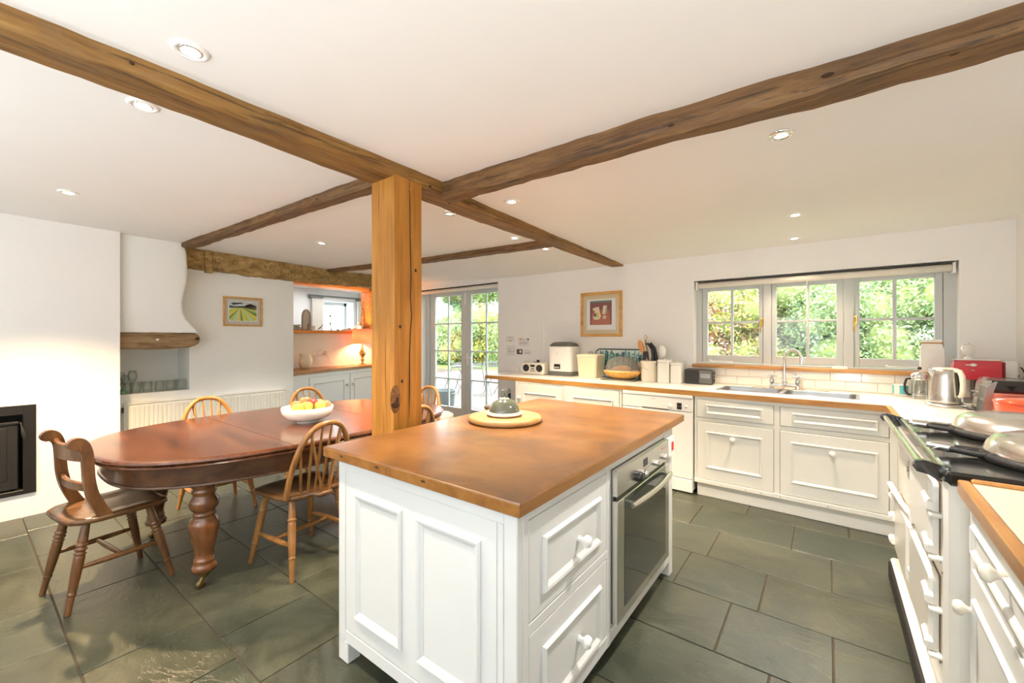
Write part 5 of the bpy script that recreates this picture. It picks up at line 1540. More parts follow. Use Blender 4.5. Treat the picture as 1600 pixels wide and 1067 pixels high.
tool('steel_ladle', 'round steel skimmer leaning out of the crock', [('handle', B().tube([(KX + 0.0, KY + 0.03, Z + 0.03), (KX + 0.095, KY + 0.035, Z + 0.27)], 0.0055, 8), STEEL), ('disc', B().ball((KX + 0.128, KY + 0.037, Z + 0.325), (0.046, 0.010, 0.066), 18, 10), CERAM)], None)
t = Thing('small_pot', 'small patterned pot half hidden behind the utensil crock', 'pot', (-1.795, 4.595, Z), 'K', local=True)
t.part('pot', B().lathe([(0.05, 0), (0.055, 0.004), (0.058, 0.16), (0.062, 0.195), (0.055, 0.195), (0.05, 0.02), (0.001, 0.018)], (0, 0, 0), 22), plain('speckled_glaze', (0.66, 0.56, 0.42), 0.3, var=0.5, vscale=35))
t.part('spoon', B().tube([(0.0, 0, 0.05), (-0.03, 0, 0.20), (-0.05, 0, 0.245)], [0.006, 0.008, 0.015], 8), BLACKP)

def jar(x0, x1, y, h, lab, d):
    r = (x1 - x0) / 2
    t = Thing('storage_jar', lab, 'jar', ((x0 + x1) / 2, y + r, Z), 'K', group='white storage jars', local=True)
    sq = lambda e, rr=0.018: rrect(-r + e, r - e, -r + e, r - e, rr)
    t.part('jar', B().loft([[(x, yy, z) for x, yy in sq(e)] for z, e in ((0, 0.004), (0.006, 0.0), (h * 0.80, 0.0), (h * 0.84, 0.006))], True, False), CERAM)
    t.part('lid', B().loft([[(x, yy, z) for x, yy in sq(e)] for z, e in ((h * 0.845, 0.004), (h * 0.86, -0.003), (h * 0.93, -0.003), (h * 0.965, 0.012))], True, False).lathe([(0.014, h * 0.96), (0.017, h), (0.001, h * 1.005)], (0, 0, 0), 14), CERAM)
jar(-1.575, -1.455, 4.40, 0.252, 'taller white storage jar beside the utensil crock', 0)
jar(-1.447, -1.338, 4.415, 0.224, 'shorter white storage jar next to the dark radio', 0)

t = Thing('table_radio', 'dark grey radio lying long beside the sink tiles', 'radio', (-1.18, 4.54, Z), 'K')
rb_ = lambda name, f, m, parent=None: rot_box(t, name, -1.185, 4.535, math.radians(2), f, m, parent)
bd = rb_('body', lambda: B().prism(rrect(-0.138, 0.132, Z, Z + 0.152, 0.02), 0.048, -0.052, 'xz', bev=0.006), DGREY)
rb_('grille', lambda: B().box(-0.13, 0.0, -0.0535, -0.050, Z + 0.012, Z + 0.140, 0.001), BLACKP, bd)
rb_('panel', lambda: B().box(0.006, 0.122, -0.0535, -0.050, Z + 0.012, Z + 0.140, 0.001), GREYPL, bd)
rb_('display', lambda: B().box(0.018, 0.108, -0.0545, -0.052, Z + 0.065, Z + 0.110, 0.001), STEELD, bd)
for zz in (0.045, 0.08, 0.118):
    rb_('side_knob', lambda: B().lathe([(0.011, 0), (0.011, 0.012), (0.001, 0.013)], (0.132, -0.012, Z + zz), 12, 'x'), BLACKP, bd)

# ------------------------------------------------------------------ things at the range end of the worktop
t = Thing('striped_mug', 'white mug with a turquoise band by the tiles', 'mug', (0.325, 4.600, Z), 'K', local=True)
t.part('cup', B().lathe([(0.040, 0), (0.045, 0.004), (0.047, 0.095), (0.044, 0.095), (0.040, 0.01), (0.001, 0.008)], (0, 0, 0), 24), CERAM)
t.part('band', B().lathe([(0.0465, 0.02), (0.0480, 0.022), (0.0485, 0.086), (0.047, 0.088)], (0, 0, 0), 24, cap=False), TEAL)
t.part('stripe', B().box(-0.040, -0.008, -0.0495, -0.040, 0.018, 0.092, 0.002), CERAM)

CX, CY = 0.425, 4.485
t = Thing('cafetiere', 'glass cafetiere with chrome lid and black plunger knob', 'cafetiere', (CX, CY, Z), 'K')
t.part('beaker', B().lathe([(0.001, 0.014), (0.046, 0.014), (0.048, 0.02), (0.048, 0.170), (0.046, 0.170), (0.045, 0.022), (0.001, 0.018)], (CX, CY, Z), 24), GLASS)
f = B()
for k in range(4):
    a = PI / 4 + PI / 2 * k
    f.tube([(CX + 0.053 * math.cos(a), CY + 0.053 * math.sin(a), Z), (CX + 0.05 * math.cos(a), CY + 0.05 * math.sin(a), Z + 0.03), (CX + 0.05 * math.cos(a), CY + 0.05 * math.sin(a), Z + 0.158)], 0.0028, 6)
f.lathe([(0.0495, 0.145), (0.0515, 0.145), (0.0515, 0.166), (0.0495, 0.166)], (CX, CY, Z), 28)
f.lathe([(0.0495, 0.028), (0.0512, 0.028), (0.0512, 0.036), (0.0495, 0.036)], (CX, CY, Z), 28)
t.part('frame', f, CHROME)
t.part('lid', B().lathe([(0.051, 0.168), (0.054, 0.172), (0.052, 0.182), (0.040, 0.196), (0.018, 0.203), (0.001, 0.204)], (CX, CY, Z), 24), CHROME)
t.part('plunger', B().tube([(CX, CY, Z + 0.06), (CX, CY, Z + 0.225)], 0.003, 6).lathe([(0.042, 0.05), (0.042, 0.058)], (CX, CY, Z), 20), CHROME)
t.part('knob', B().ball((CX, CY, Z + 0.234), 0.013, 12, 8), BLACKP)
t.part('handle', B().tube([(CX - 0.050, CY - 0.01, Z + 0.155), (CX - 0.075, CY - 0.015, Z + 0.150), (CX - 0.085, CY - 0.018, Z + 0.11), (CX - 0.083, CY - 0.018, Z + 0.06), (CX - 0.068, CY - 0.014, Z + 0.032), (CX - 0.048, CY - 0.01, Z + 0.030)], 0.0085, 10), BLACKP)

t = Thing('flour_bag', 'white paper bag closed with a wooden clip on the window sill', 'bag', (0.515, YB + 0.02, 1.108), 'K', local=True)
bag = B()
R = []
rd = random.Random(4)
for z, w, d in ((0, 0.066, 0.032), (0.02, 0.068, 0.035), (0.10, 0.067, 0.034), (0.18, 0.064, 0.028), (0.225, 0.058, 0.012), (0.26, 0.056, 0.006)):
    R.append([(sx * w + rd.uniform(-0.003, 0.003), sy * d + rd.uniform(-0.002, 0.002), z) for sx, sy in ((-1, -1), (-0.3, -1.08), (0.35, -1.0), (1, -1), (1, 1), (0.3, 1), (-0.3, 1), (-1, 1))])
t.part('bag', bag.loft(R, True, False), PAPER)
t.part('clip', B().box(-0.066, 0.066, -0.016, 0.012, 0.226, 0.238, 0.004), PALEW)

KX2, KY2 = 0.515, 4.085
t = Thing('kettle', 'tall brushed steel kettle on its round base', 'kettle', (KX2, KY2, Z), 'K')
t.part('power_base', B().lathe([(0.098, 0), (0.103, 0.004), (0.103, 0.014), (0.096, 0.022), (0.05, 0.026)], (KX2, KY2, Z), 36), STEEL)
bd = t.part('body', B().lathe([(0.082, 0.026), (0.086, 0.032), (0.086, 0.048), (0.084, 0.052), (0.082, 0.12), (0.076, 0.20), (0.072, 0.246), (0.066, 0.256), (0.03, 0.262), (0.001, 0.263)], (KX2, KY2, Z), 40), STEEL)
ha = math.radians(-52)
hd = Vector((math.cos(ha), math.sin(ha), 0))
hp = [Vector((KX2, KY2, Z + z)) + hd * r for r, z in ((0.060, 0.250), (0.092, 0.246), (0.108, 0.215), (0.114, 0.165), (0.112, 0.115), (0.104, 0.085), (0.088, 0.078))]
t.part('handle', B().tube(hp, [0.012, 0.015, 0.016, 0.016, 0.016, 0.015, 0.010], 12), CREAMC, None, 'pale handle')
sd = Vector((-hd.y, hd.x, 0))
t.part('gauge', B().tube([Vector((KX2, KY2, Z + 0.085)) + hd * 0.080, Vector((KX2, KY2, Z + 0.14)) + hd * 0.078, Vector((KX2, KY2, Z + 0.235)) + hd * 0.071], 0.014, 10), BLACKP)
t.part('spout', B().loft([[(KX2 - 0.071 - e, KY2 - 0.02, Z + z), (KX2 - 0.071 - e, KY2 + 0.02, Z + z), (KX2 - 0.060, KY2 + 0.03, Z + z), (KX2 - 0.060, KY2 - 0.03, Z + z)] for e, z in ((0.0, 0.205), (0.018, 0.240), (0.020, 0.255))], True, False), STEEL)
t.part('lid', B().lathe([(0.066, 0.254), (0.062, 0.262), (0.03, 0.268), (0.001, 0.269)], (KX2, KY2, Z), 28), CREAMC)

t = Thing('coffee_machine', 'crimson and silver coffee machine below the window corner', 'machine', (0.74, 4.47, Z), 'K')
bd = t.part('body', B().prism([(0.585, Z + 0.185), (0.60, Z + 0.290), (0.62, Z + 0.305), (0.83, Z + 0.305), (0.83, Z + 0.17), (0.60, Z + 0.17)], 4.40, 4.55, 'xz', bev=0.006), RED)
t.part('top', B().box(0.595, 0.832, 4.405, 4.545, Z + 0.302, Z + 0.318, 0.006), CHROME)
t.part('water_tank', B().box(0.834, 0.915, 4.405, 4.545, Z + 0.10, Z + 0.312, 0.014), STEEL)
t.part('column', B().box(0.70, 0.90, 4.41, 4.54, Z + 0.012, Z + 0.172, 0.008), BLACKP)
t.part('spout', B().lathe([(0.022, Z + 0.13), (0.030, Z + 0.185)], (0.645, 4.47, 0), 16), CHROME)
t.part('drip_tray', B().box(0.59, 0.90, 4.40, 4.55, Z, Z + 0.03, 0.006), STEELD)
t.part('spoon_emblem', B().ball((0.695, 4.397, Z + 0.275), (0.018, 0.004, 0.011), 12, 6).box(0.655, 0.690, 4.395, 4.400, Z + 0.272, Z + 0.278, 0.002), CERAM, bd)
t.part('logo_mark', B().box(0.685, 0.70, 4.3975, 4.401, Z + 0.235, Z + 0.239), CERAM, bd)
t.part('power_cord', B().tube([(0.905, 4.50, Z + 0.27), (0.935, 4.48, Z + 0.26), (0.942, 4.44, Z + 0.225), (0.93, 4.40, Z + 0.19), (0.91, 4.38, Z + 0.18)], 0.004, 6), BLACKP)
t = Thing('kitchen_timer', 'round white dial timer standing on the coffee machine', 'timer', (0.680, 4.475, Z + 0.318), 'K', local=True)
tm = lambda b: b.xf(Matrix.Rotation(math.radians(28), 4, 'Z'))
t.part('foot', tm(B().lathe([(0.022, 0), (0.022, 0.006), (0.008, 0.012), (0.006, 0.03)], (0, 0, 0), 16)), CHROME)
t.part('dial', tm(B().lathe([(0.001, -0.011), (0.036, -0.011), (0.040, -0.006), (0.040, 0.010), (0.030, 0.014), (0.001, 0.015)], (0, 0, 0.062), 28, 'y')), CERAM)
t.part('rim', tm(B().lathe([(0.0405, -0.004), (0.043, -0.002), (0.043, 0.008), (0.0405, 0.010)], (0, 0, 0.062), 28, 'y', cap=False)), CHROME)
t.part('knob', tm(B().ball((0, 0, 0.109), 0.007, 8, 6)), CERAM)

def toaster(name, lab, x0, x1, y0, y1, h, m1, m2):
    t = Thing(name, lab, 'toaster', ((x0 + x1) / 2, (y0 + y1) / 2, Z), 'K')
    t.part('body', B().prism(rrect(y0 + 0.012, y1 - 0.012, Z + 0.02, Z + h, 0.025), x0 + 0.02, x1, 'yz', bev=0.006), m1)
    e = t.part('end_panel', B().prism([(x0 - 0.006, Z + 0.012), (x0 + 0.012, Z + h - 0.03), (x0 + 0.045, Z + h + 0.004), (x0 + 0.055, Z + h + 0.004), (x0 + 0.040, Z + h - 0.05), (x0 + 0.030, Z + 0.012)], y0, y1, 'xz', bev=0.004), m2)
    t.part('slot', B().box(x0 + 0.06, x1 - 0.02, y0 + 0.045, y0 + 0.075, Z + h - 0.001, Z + h + 0.0015).box(x0 + 0.06, x1 - 0.02, y1 - 0.075, y1 - 0.045, Z + h - 0.001, Z + h + 0.0015), BLACKP)
    t.part('lever', B().box(x0 - 0.030, x0 + 0.01, (y0 + y1) / 2 - 0.02, (y0 + y1) / 2 + 0.02, Z + h * 0.52, Z + h * 0.52 + 0.016, 0.004), m2, e)
    t.part('foot', B().box(x0 - 0.012, x0 + 0.05, y0 + 0.01, y1 - 0.01, Z, Z + 0.018, 0.004).box(x1 - 0.05, x1, y0 + 0.01, y1 - 0.01, Z, Z + 0.018, 0.004), BLACKP)
    return t
t = toaster('toaster', 'grey steel toaster standing beside the kettle', 0.655, 0.92, 4.00, 4.155, 0.208, STEEL, STEEL)
t.part('power_cord', B().tube([(0.60, 3.995, Z + 0.004), (0.66, 3.96, Z + 0.006), (0.72, 3.955, Z + 0.02), (0.80, 3.975, Z + 0.012)], 0.004, 6), BLACKP)
t = toaster('toaster', 'black-topped chrome toaster behind the orange pot', 0.630, 0.93, 3.72, 3.90, 0.205, STEEL, STEELD)
t.part('black_top', B().prism(rrect(3.728, 3.892, Z + 0.125, Z + 0.218, 0.03), 0.665, 0.94, 'yz', bev=0.006), BLACKE)

px_, py_ = 0.775, 3.545
t = Thing('casserole_pot', 'bright orange enamelled casserole with lid behind the hotplates', 'pot', (px_, py_, Z), 'K')
t.part('pot', B().lathe([(0.115, 0), (0.125, 0.006), (0.136, 0.085), (0.140, 0.112), (0.134, 0.112), (0.11, 0.01), (0.001, 0.008)], (px_, py_, Z), 40), ORANGE)
ld = t.part('lid', B().lathe([(0.141, 0.110), (0.144, 0.116), (0.138, 0.126), (0.10, 0.138), (0.03, 0.146), (0.001, 0.147)], (px_, py_, Z), 40), ORANGE)
t.part('lid_knob', B().lathe([(0.010, 0.145), (0.010, 0.158), (0.022, 0.166), (0.020, 0.176), (0.001, 0.180)], (px_, py_, Z), 18), BLACKP, ld)
for s in (-1, 1):
    t.part('handle', B().tube([(px_ - 0.03, py_ + s * 0.132, Z + 0.09), (px_ - 0.028, py_ + s * 0.162, Z + 0.094), (px_ + 0.028, py_ + s * 0.162, Z + 0.094), (px_ + 0.03, py_ + s * 0.132, Z + 0.09)], 0.010, 8), ORANGE)
# ------------------------------------------------------------------ serving hatch, sideboard below it and what stands there
hx = -6.33
hf = B().box(hx - 0.24, hx + 0.045, 2.56, 4.345, 1.452, 1.497, 0.004).box(hx - 0.23, hx + 0.022, 4.292, 4.340, 1.497, 2.26, 0.003).box(hx - 0.23, hx + 0.022, 2.56, 4.335, 2.188, 2.262, 0.003)
o = struct('trim_3', hf, wood('hatch_wood', (0.50, 0.20, 0.04), (0.66, 0.29, 0.065), (0.76, 0.38, 0.11), 'y', 3, 6, 0.4))
o['label'] = 'wooden lining and sill of the serving hatch'

HS0, HS1 = (-5.50, 2.535), (-6.13, 4.35)
t = Thing('wooden_counter', 'wooden counter top running below the serving hatch', 'worktop', (-6.0, 3.4, 0.89))
poly = [(-6.325, 2.535), HS0, HS1, (-6.28, 4.78), (-6.325, 4.90)]
t.part('slab', B().prism(poly, 0.888, 0.932, bev=0.004), EDGEY)
ang = math.radians(109.0935 - 90)
dv = Vector((math.cos(math.radians(109.0935)), math.sin(math.radians(109.0935)), 0))
nv = Vector((dv.y, -dv.x, 0))
o0 = Vector((HS0[0], HS0[1], 0)) - nv * 0.02
t = Thing('sideboard', 'white painted cupboard unit below the serving hatch', 'cupboard', tuple(o0), 'W', math.radians(109.0935), local=True)
# local frame: x along the front, -y out of the front
SB = plain('white_cupboard_paint', (0.80, 0.82, 0.82), 0.4)
t.part('carcass', B().loft([[(0.02, 0.012, z), (1.90, 0.012, z), (1.95, 0.10, z), (0.30, 0.70, z), (0.24, 0.70, z)] for z in (0.10, 0.887)], True, False), SB)
t.part('face_frame', B().box(0.0, 0.390, -0.004, 0.012, 0.10, 0.887, 0.002).box(1.160, 1.216, -0.004, 0.012, 0.10, 0.887, 0.002).box(0.38, 1.92, -0.0035, 0.012, 0.838, 0.887, 0.002).box(0.38, 1.92, -0.0035, 0.012, 0.10, 0.15, 0.002), SB)
Pl = lambda u, v, h: (u, -0.012 - h, v)
for x0, x1, kx in ((0.393, 1.157, 1.118), (1.219, 1.918, 1.262)):
    d = t.part('door', B().box(x0, x1, -0.012, 0.008, 0.154, 0.834, 0.002), SB)
    t.part('moulding', B().strip(x0 + 0.085, x1 - 0.075, 0.24, 0.752, Pl, mouldprof(0.022, 0.010)), SB, d)
    knob(t, Pl, kx, 0.668, SB, d, 0.024)
t.part('plinth', B().box(0.02, 1.9, 0.03, 0.05, 0, 0.10), SB)

t = Thing('jug', 'pale yellow-cream pitcher on the counter under the hatch', 'jug', (-6.14, 3.105, 0.932), local=True, rot=math.radians(8))
t.part('body', B().lathe([(0.062, 0), (0.070, 0.005), (0.088, 0.05), (0.094, 0.10), (0.086, 0.15), (0.072, 0.185), (0.076, 0.222), (0.070, 0.222), (0.066, 0.185), (0.085, 0.10), (0.06, 0.012), (0.001, 0.01)], (0, 0, 0), 28), plain('yellow_cream_glaze', (0.84, 0.79, 0.60), 0.15, coat=0.5))
t.part('spout', B().loft([[(-0.02, -0.066, 0.17), (0.02, -0.066, 0.17), (0.0, -0.072, 0.165)], [(-0.022, -0.070, 0.215), (0.022, -0.070, 0.215), (0.0, -0.105, 0.222)]], True, False), CREAMC)
t.part('handle', B().tube([(0, 0.070, 0.195), (0, 0.115, 0.205), (0, 0.150, 0.17), (0, 0.140, 0.11), (0, 0.088, 0.065)], [0.010, 0.010, 0.010, 0.009, 0.008], 10), CREAMC)

LX, LY, LZ = -6.16, 4.060, 0.932
t = Thing('table_lamp', 'lit table lamp with coral drum shade and gold baluster base', 'lamp', (LX, LY, LZ))
GOLD = plain('gold_glass', (0.80, 0.50, 0.18), 0.14, metal=0.9)
t.part('base', B().lathe([(0.062, 0), (0.064, 0.008), (0.055, 0.018), (0.026, 0.028), (0.018, 0.06), (0.032, 0.085), (0.034, 0.10), (0.018, 0.118), (0.028, 0.135), (0.054, 0.175), (0.056, 0.20), (0.038, 0.24), (0.020, 0.28), (0.012, 0.32), (0.010, 0.36)], (LX, LY, LZ), 24), GOLD)
m, nt, bb = _new('coral_shade')
bb.inputs['Base Color'].default_value = (0.85, 0.50, 0.38, 1)
bb.inputs['Roughness'].default_value = 0.9
tr = nt.nodes.new('ShaderNodeBsdfTranslucent')
tr.inputs['Color'].default_value = (0.95, 0.60, 0.46, 1)
mx = nt.nodes.new('ShaderNodeMixShader')
mx.inputs[0].default_value = 0.55
nt.links.new(bb.outputs[0], mx.inputs[1])
nt.links.new(tr.outputs[0], mx.inputs[2])
nt.links.new(mx.outputs[0], nt.nodes['Material Output'].inputs['Surface'])
t.part('shade', B().lathe([(0.158, 0.360), (0.158, 0.600), (0.155, 0.600), (0.155, 0.360)], (LX, LY, LZ), 36, cap=False), m)
t.part('bulb', B().ball((LX, LY, LZ + 0.46), (0.028, 0.028, 0.036), 12, 8), emit('lamp_bulb', (1.0, 0.62, 0.30), 12))
bl = lamp('lamp_bulb_light', 'POINT', (LX, LY, LZ + 0.47), 42, (1.0, 0.45, 0.18), shadow_soft_size=0.05)

t = Thing('wall_socket', 'white double socket with plug above the hatch counter', 'socket', (hx, 3.45, 1.16))
t.part('plate', B().box(hx, hx + 0.010, 3.385, 3.535, 1.115, 1.205, 0.003), WHITEP)
t.part('switch', B().box(hx + 0.010, hx + 0.014, 3.415, 3.435, 1.175, 1.195, 0.001).box(hx + 0.010, hx + 0.014, 3.485, 3.505, 1.175, 1.195, 0.001), CREAMC)
t.part('plug', B().box(hx + 0.010, hx + 0.050, 3.475, 3.525, 1.130, 1.175, 0.006), CREAMC)
single('lamp_cord', B().tube([(hx + 0.04, 3.50, 1.135), (hx + 0.055, 3.53, 1.06), (hx + 0.06, 3.57, 0.98), (hx + 0.07, 3.64, 0.940), (hx + 0.09, 3.72, 0.937), (hx + 0.06, 3.80, 0.945), (hx + 0.05, 3.88, 0.950), (hx + 0.07, 3.96, 0.940), (hx + 0.10, 4.02, 0.937)], 0.0045, 6), CREAMC,
       'pale flex trailing from the socket to the coral lamp', 'cord', (hx + 0.06, 3.7, 0.932))

SZ = 1.497
GREYW = plain('weathered_grey', (0.36, 0.38, 0.38), 0.7, var=0.2, vscale=20)
t = Thing('arched_ornament', 'grey arched openwork ornament standing on the hatch sill', 'ornament', (-6.40, 3.245, SZ))
arch = []
for k in range(13):
    a = PI * k / 12
    arch.append((-6.40, 3.245 - 0.062 * math.cos(a), SZ + 0.20 + 0.115 * math.sin(a)))
t.part('arch', B().tube([(-6.40, 3.183, SZ)] + arch + [(-6.40, 3.307, SZ)], 0.013, 8), GREYW)
t.part('back_board', B().prism([(3.187, SZ), (3.303, SZ), (3.303, SZ + 0.20)] + [(3.245 + 0.058 * math.cos(PI * k / 8), SZ + 0.20 + 0.10 * math.sin(PI * k / 8)) for k in range(1, 8)] + [(3.187, SZ + 0.20)], -6.412, -6.404, 'yz'), plain('pale_grey_board', (0.55, 0.60, 0.60), 0.6))
t.part('foot', B().box(-6.43, -6.37, 3.175, 3.315, SZ, SZ + 0.018, 0.004), GREYW)
single('pepper_mill', B().lathe([(0.018, 0), (0.02, 0.01), (0.014, 0.04), (0.018, 0.07), (0.012, 0.09), (0.001, 0.11)], (0, 0, 0), 14), STEELD, 'slim dark mill in front of the grey arch', 'mill', (-6.36, 3.262, SZ), local=True)
single('glass_block', B().lathe([(0.026, 0), (0.03, 0.005), (0.03, 0.07), (0.027, 0.07), (0.02, 0.01), (0.001, 0.008)], (0, 0, 0), 16), GLASS, 'small clear votive glass beside the grey arch', 'glass', (-6.39, 3.352, SZ), local=True)
t = Thing('planter_box', 'small box of green plants at the near end of the hatch sill', 'plant', (-6.40, 3.10, SZ), local=True)
t.part('box', B().box(-0.03, 0.03, -0.055, 0.055, 0, 0.045, 0.004), GREYW)
pl = B()
rd = random.Random(2)
for k in range(60):
    x, y, z = rd.uniform(-0.025, 0.025), rd.uniform(-0.05, 0.05), rd.uniform(0.045, 0.085)
    pl.ball((x, y, z), (0.009, 0.009, 0.005), 6, 4)
t.part('leaves', pl, plain('small_leaves', (0.16, 0.24, 0.08), 0.6), kind='stuff')
# dark little figures
t = Thing('hound_figurine', 'small dark leaping hound figure on the hatch sill', 'figurine', (-6.38, 3.455, SZ), local=True)
t.part('body', B().tube([(0, -0.030, 0.020), (0, -0.010, 0.038), (0, 0.014, 0.055), (0, 0.030, 0.078)], [0.007, 0.011, 0.010, 0.006], 8).ball((0, 0.036, 0.088), (0.006, 0.012, 0.008), 8, 6), STEELD)
t.part('leg', B().tube([(0, -0.026, 0.02), (0, -0.038, 0.008), (0, -0.032, 0)], 0.004, 6), STEELD)
t.part('leg', B().tube([(0, 0.010, 0.045), (0, 0.026, 0.022), (0, 0.030, 0.0)], 0.0035, 6), STEELD)
t = Thing('wire_figure', 'thin wire dancing figure with raised arms on the hatch sill', 'figurine', (-6.38, 3.62, SZ), local=True)
t.part('body', B().tube([(0, -0.012, 0.0), (0, -0.016, 0.06), (0, -0.008, 0.115), (0, -0.012, 0.15)], [0.004, 0.006, 0.007, 0.005], 8).tube([(0, 0.020, 0.0), (0, 0.010, 0.05), (0, 0.004, 0.11), (0, 0.008, 0.15)], [0.004, 0.006, 0.007, 0.005], 8), STEELD)
t.part('arm', B().tube([(0, -0.012, 0.15), (0, -0.030, 0.175), (0, -0.044, 0.19)], 0.0045, 6), STEELD)
t.part('arm', B().tube([(0, 0.008, 0.15), (0, 0.022, 0.165), (0, 0.036, 0.20)], 0.0045, 6), STEELD)
t.part('head', B().ball((0, 0.0, 0.235), (0.014, 0.016, 0.020), 10, 8).tube([(0, 0, 0.15), (0, 0, 0.22)], 0.003, 6), STEELD)
single('small_bowl', B().lathe([(0.014, 0), (0.022, 0.008), (0.030, 0.026), (0.027, 0.026), (0.012, 0.006), (0.001, 0.005)], (0, 0, 0), 16), STEELD, 'tiny dark bowl mid-way along the hatch sill', 'bowl', (-6.36, 3.745, SZ), local=True)
t = Thing('folded_papers', 'flat pile of cream papers with a dark object on the hatch sill', 'papers', (-6.38, 3.94, SZ))
for k in range(4):
    t.part('sheet', B().box(-6.46 + 0.004 * k, -6.31 - 0.003 * k, 3.84 + 0.005 * k, 4.03 - 0.003 * k, SZ + 0.008 * k, SZ + 0.0075 + 0.008 * k), CREAMC)
t.part('tin', B().ball((-6.37, 3.95, SZ + 0.04), (0.02, 0.035, 0.010), 10, 6), DGREY)
t = Thing('teapot', 'small coral-lit teapot at the lamp end of the hatch sill', 'teapot', (-6.37, 4.115, SZ), local=True)
t.part('body', B().lathe([(0.030, 0), (0.045, 0.01), (0.058, 0.045), (0.050, 0.085), (0.026, 0.105), (0.001, 0.108)], (0, 0, 0), 22), CREAMC)
t.part('lid_knob', B().lathe([(0.010, 0.105), (0.014, 0.125), (0.006, 0.15), (0.001, 0.155)], (0, 0, 0), 12), CREAMC)
t.part('spout', B().tube([(0, -0.045, 0.03), (0, -0.075, 0.05), (0, -0.085, 0.09)], [0.012, 0.009, 0.006], 8), CREAMC)
t.part('handle', B().tube([(0, 0.045, 0.09), (0, 0.080, 0.09), (0, 0.085, 0.05), (0, 0.048, 0.025)], 0.007, 8), CREAMC)
t = Thing('carved_cat', 'tall brown carved figure against the hatch jamb', 'figurine', (-6.42, 4.235, SZ), local=True)
t.part('body', B().lathe([(0.045, 0), (0.050, 0.02), (0.042, 0.12), (0.034, 0.22), (0.030, 0.28), (0.020, 0.31), (0.026, 0.34), (0.022, 0.38), (0.001, 0.395)], (0, 0, 0), 16, sx=0.7), LINTW)

# the room beyond the hatch
RW = plaster('beyond_plaster', (0.80, 0.82, 0.82), 0.1)
struct('wall_beyond_far', wall_with_hole(B(), 'x', -8.45, -8.0, 2.2, 5.62, -0.05, 2.5, [(4.42, 5.06, 0.95, 2.12)]), RW)
struct('wall_beyond_garden', B().box(-8.45, -6.55, 5.42, 5.62, -0.05, 2.5), RW)
struct('wall_beyond_inner', B().box(-8.45, -6.45, 2.1, 2.3, -0.05, 2.5), RW)
struct('floor_beyond', B().box(-8.4, -6.4, 2.2, 5.6, -0.08, 0.0), EDGEW)
struct('ceiling_beyond', B().box(-8.45, -6.33, 2.1, 5.62, 2.33, 2.5), RW)
w2 = struct('window_2', B().box(-8.34, -8.28, 4.42, 4.47, 0.95, 2.12).box(-8.34, -8.28, 5.01, 5.06, 0.95, 2.12).box(-8.34, -8.28, 4.42, 5.06, 2.06, 2.12).box(-8.34, -8.28, 4.42, 5.06, 0.95, 1.0), DOORP)
kid('glazing_bar', B().box(-8.33, -8.29, 4.73, 4.75, 1.0, 2.06), DOORP, w2)
kid('glazing_bar', B().box(-8.33, -8.29, 4.47, 5.01, 1.53, 1.55), DOORP, w2)
for a, c in ((4.47, 4.73), (4.75, 5.01)):
    for z0, z1 in ((1.0, 1.53), (1.55, 2.06)):
        kid('pane', B().box(-8.312, -8.3115, a, c, z0, z1), PANE, w2)
CURT = plain('curtain_cloth', (0.80, 0.78, 0.72), 0.9)
def curtain(y0, y1, lab):
    b = B()
    n = 28
    pts = [(-7.93 + 0.022 * math.sin(k * 1.25), y0 + (y1 - y0) * k / n) for k in range(n + 1)]
    poly = pts + [(x + 0.006, y) for x, y in reversed(pts)]
    b.prism(poly, 0.05, 2.17)
    single('curtain', b, CURT, lab, 'curtain', (-7.93, (y0 + y1) / 2, 0.05))
curtain(4.13, 4.34, 'gathered pale curtain on the inner side of the far window')
curtain(5.10, 5.29, 'gathered pale curtain lit warm by the coral lamp')
t = Thing('curtain_rail', 'grey curtain rail with gathered headings in the room beyond the hatch', 'rail', (-7.93, 4.7, 2.19))
t.part('rail', B().tube([(-7.93, 4.05, 2.205), (-7.93, 5.35, 2.205)], 0.014, 8), GREYPL)
t.part('heading', B().box(-7.965, -7.895, 4.08, 4.36, 2.155, 2.195, 0.008), GREYPL)
t.part('heading', B().box(-7.965, -7.895, 5.08, 5.31, 2.155, 2.195, 0.008), GREYPL)
lamp('beyond_room_fill', 'AREA', (-7.2, 4.2, 2.28), 9, (0.95, 0.97, 1.0), aim=(-7.2, 4.2, 0), shape='RECTANGLE', size=1.0, size_y=1.0)  # unseen area lamp under the ceiling, lighting the room beyond from above

# ------------------------------------------------------------------ things at the open end of the worktop
t = Thing('pedal_bin', 'slim white round bin under the open end of the worktop', 'bin', (-3.30, 4.42, 0), 'K', local=True)
t.part('body', B().lathe([(0.085, 0), (0.088, 0.01), (0.088, 0.70), (0.085, 0.71), (0.001, 0.71)], (0, 0, 0), 28), WHITEP)
t.part('lid', B().lathe([(0.089, 0.705), (0.090, 0.73), (0.080, 0.752), (0.03, 0.762), (0.001, 0.763)], (0, 0, 0), 28), WHITEP)
t = Thing('low_table', 'low white-topped wooden table beyond the island corner', 'table', (-3.55, 4.22, 0), 'K', local=True)
t.part('top', B().prism(rrect(-0.20, 0.14, -0.16, 0.16, 0.05), 0.474, 0.50, bev=0.004), LAM)
t.part('rim', B().prism(rrect(-0.206, 0.146, -0.166, 0.166, 0.054), 0.455, 0.476), EDGEW)
for sx in (-1, 1):
    for sy in (-1, 1):
        t.part('leg', B().box(-0.03 + sx * 0.14 - 0.015, -0.03 + sx * 0.14 + 0.015, sy * 0.12 - 0.015, sy * 0.12 + 0.015, 0, 0.458, 0.003), EDGEW)
t = Thing('blue_tin', 'dark blue storage tin with white lid on the low table', 'tin', (-3.57, 4.33, 0.50), 'K', local=True)
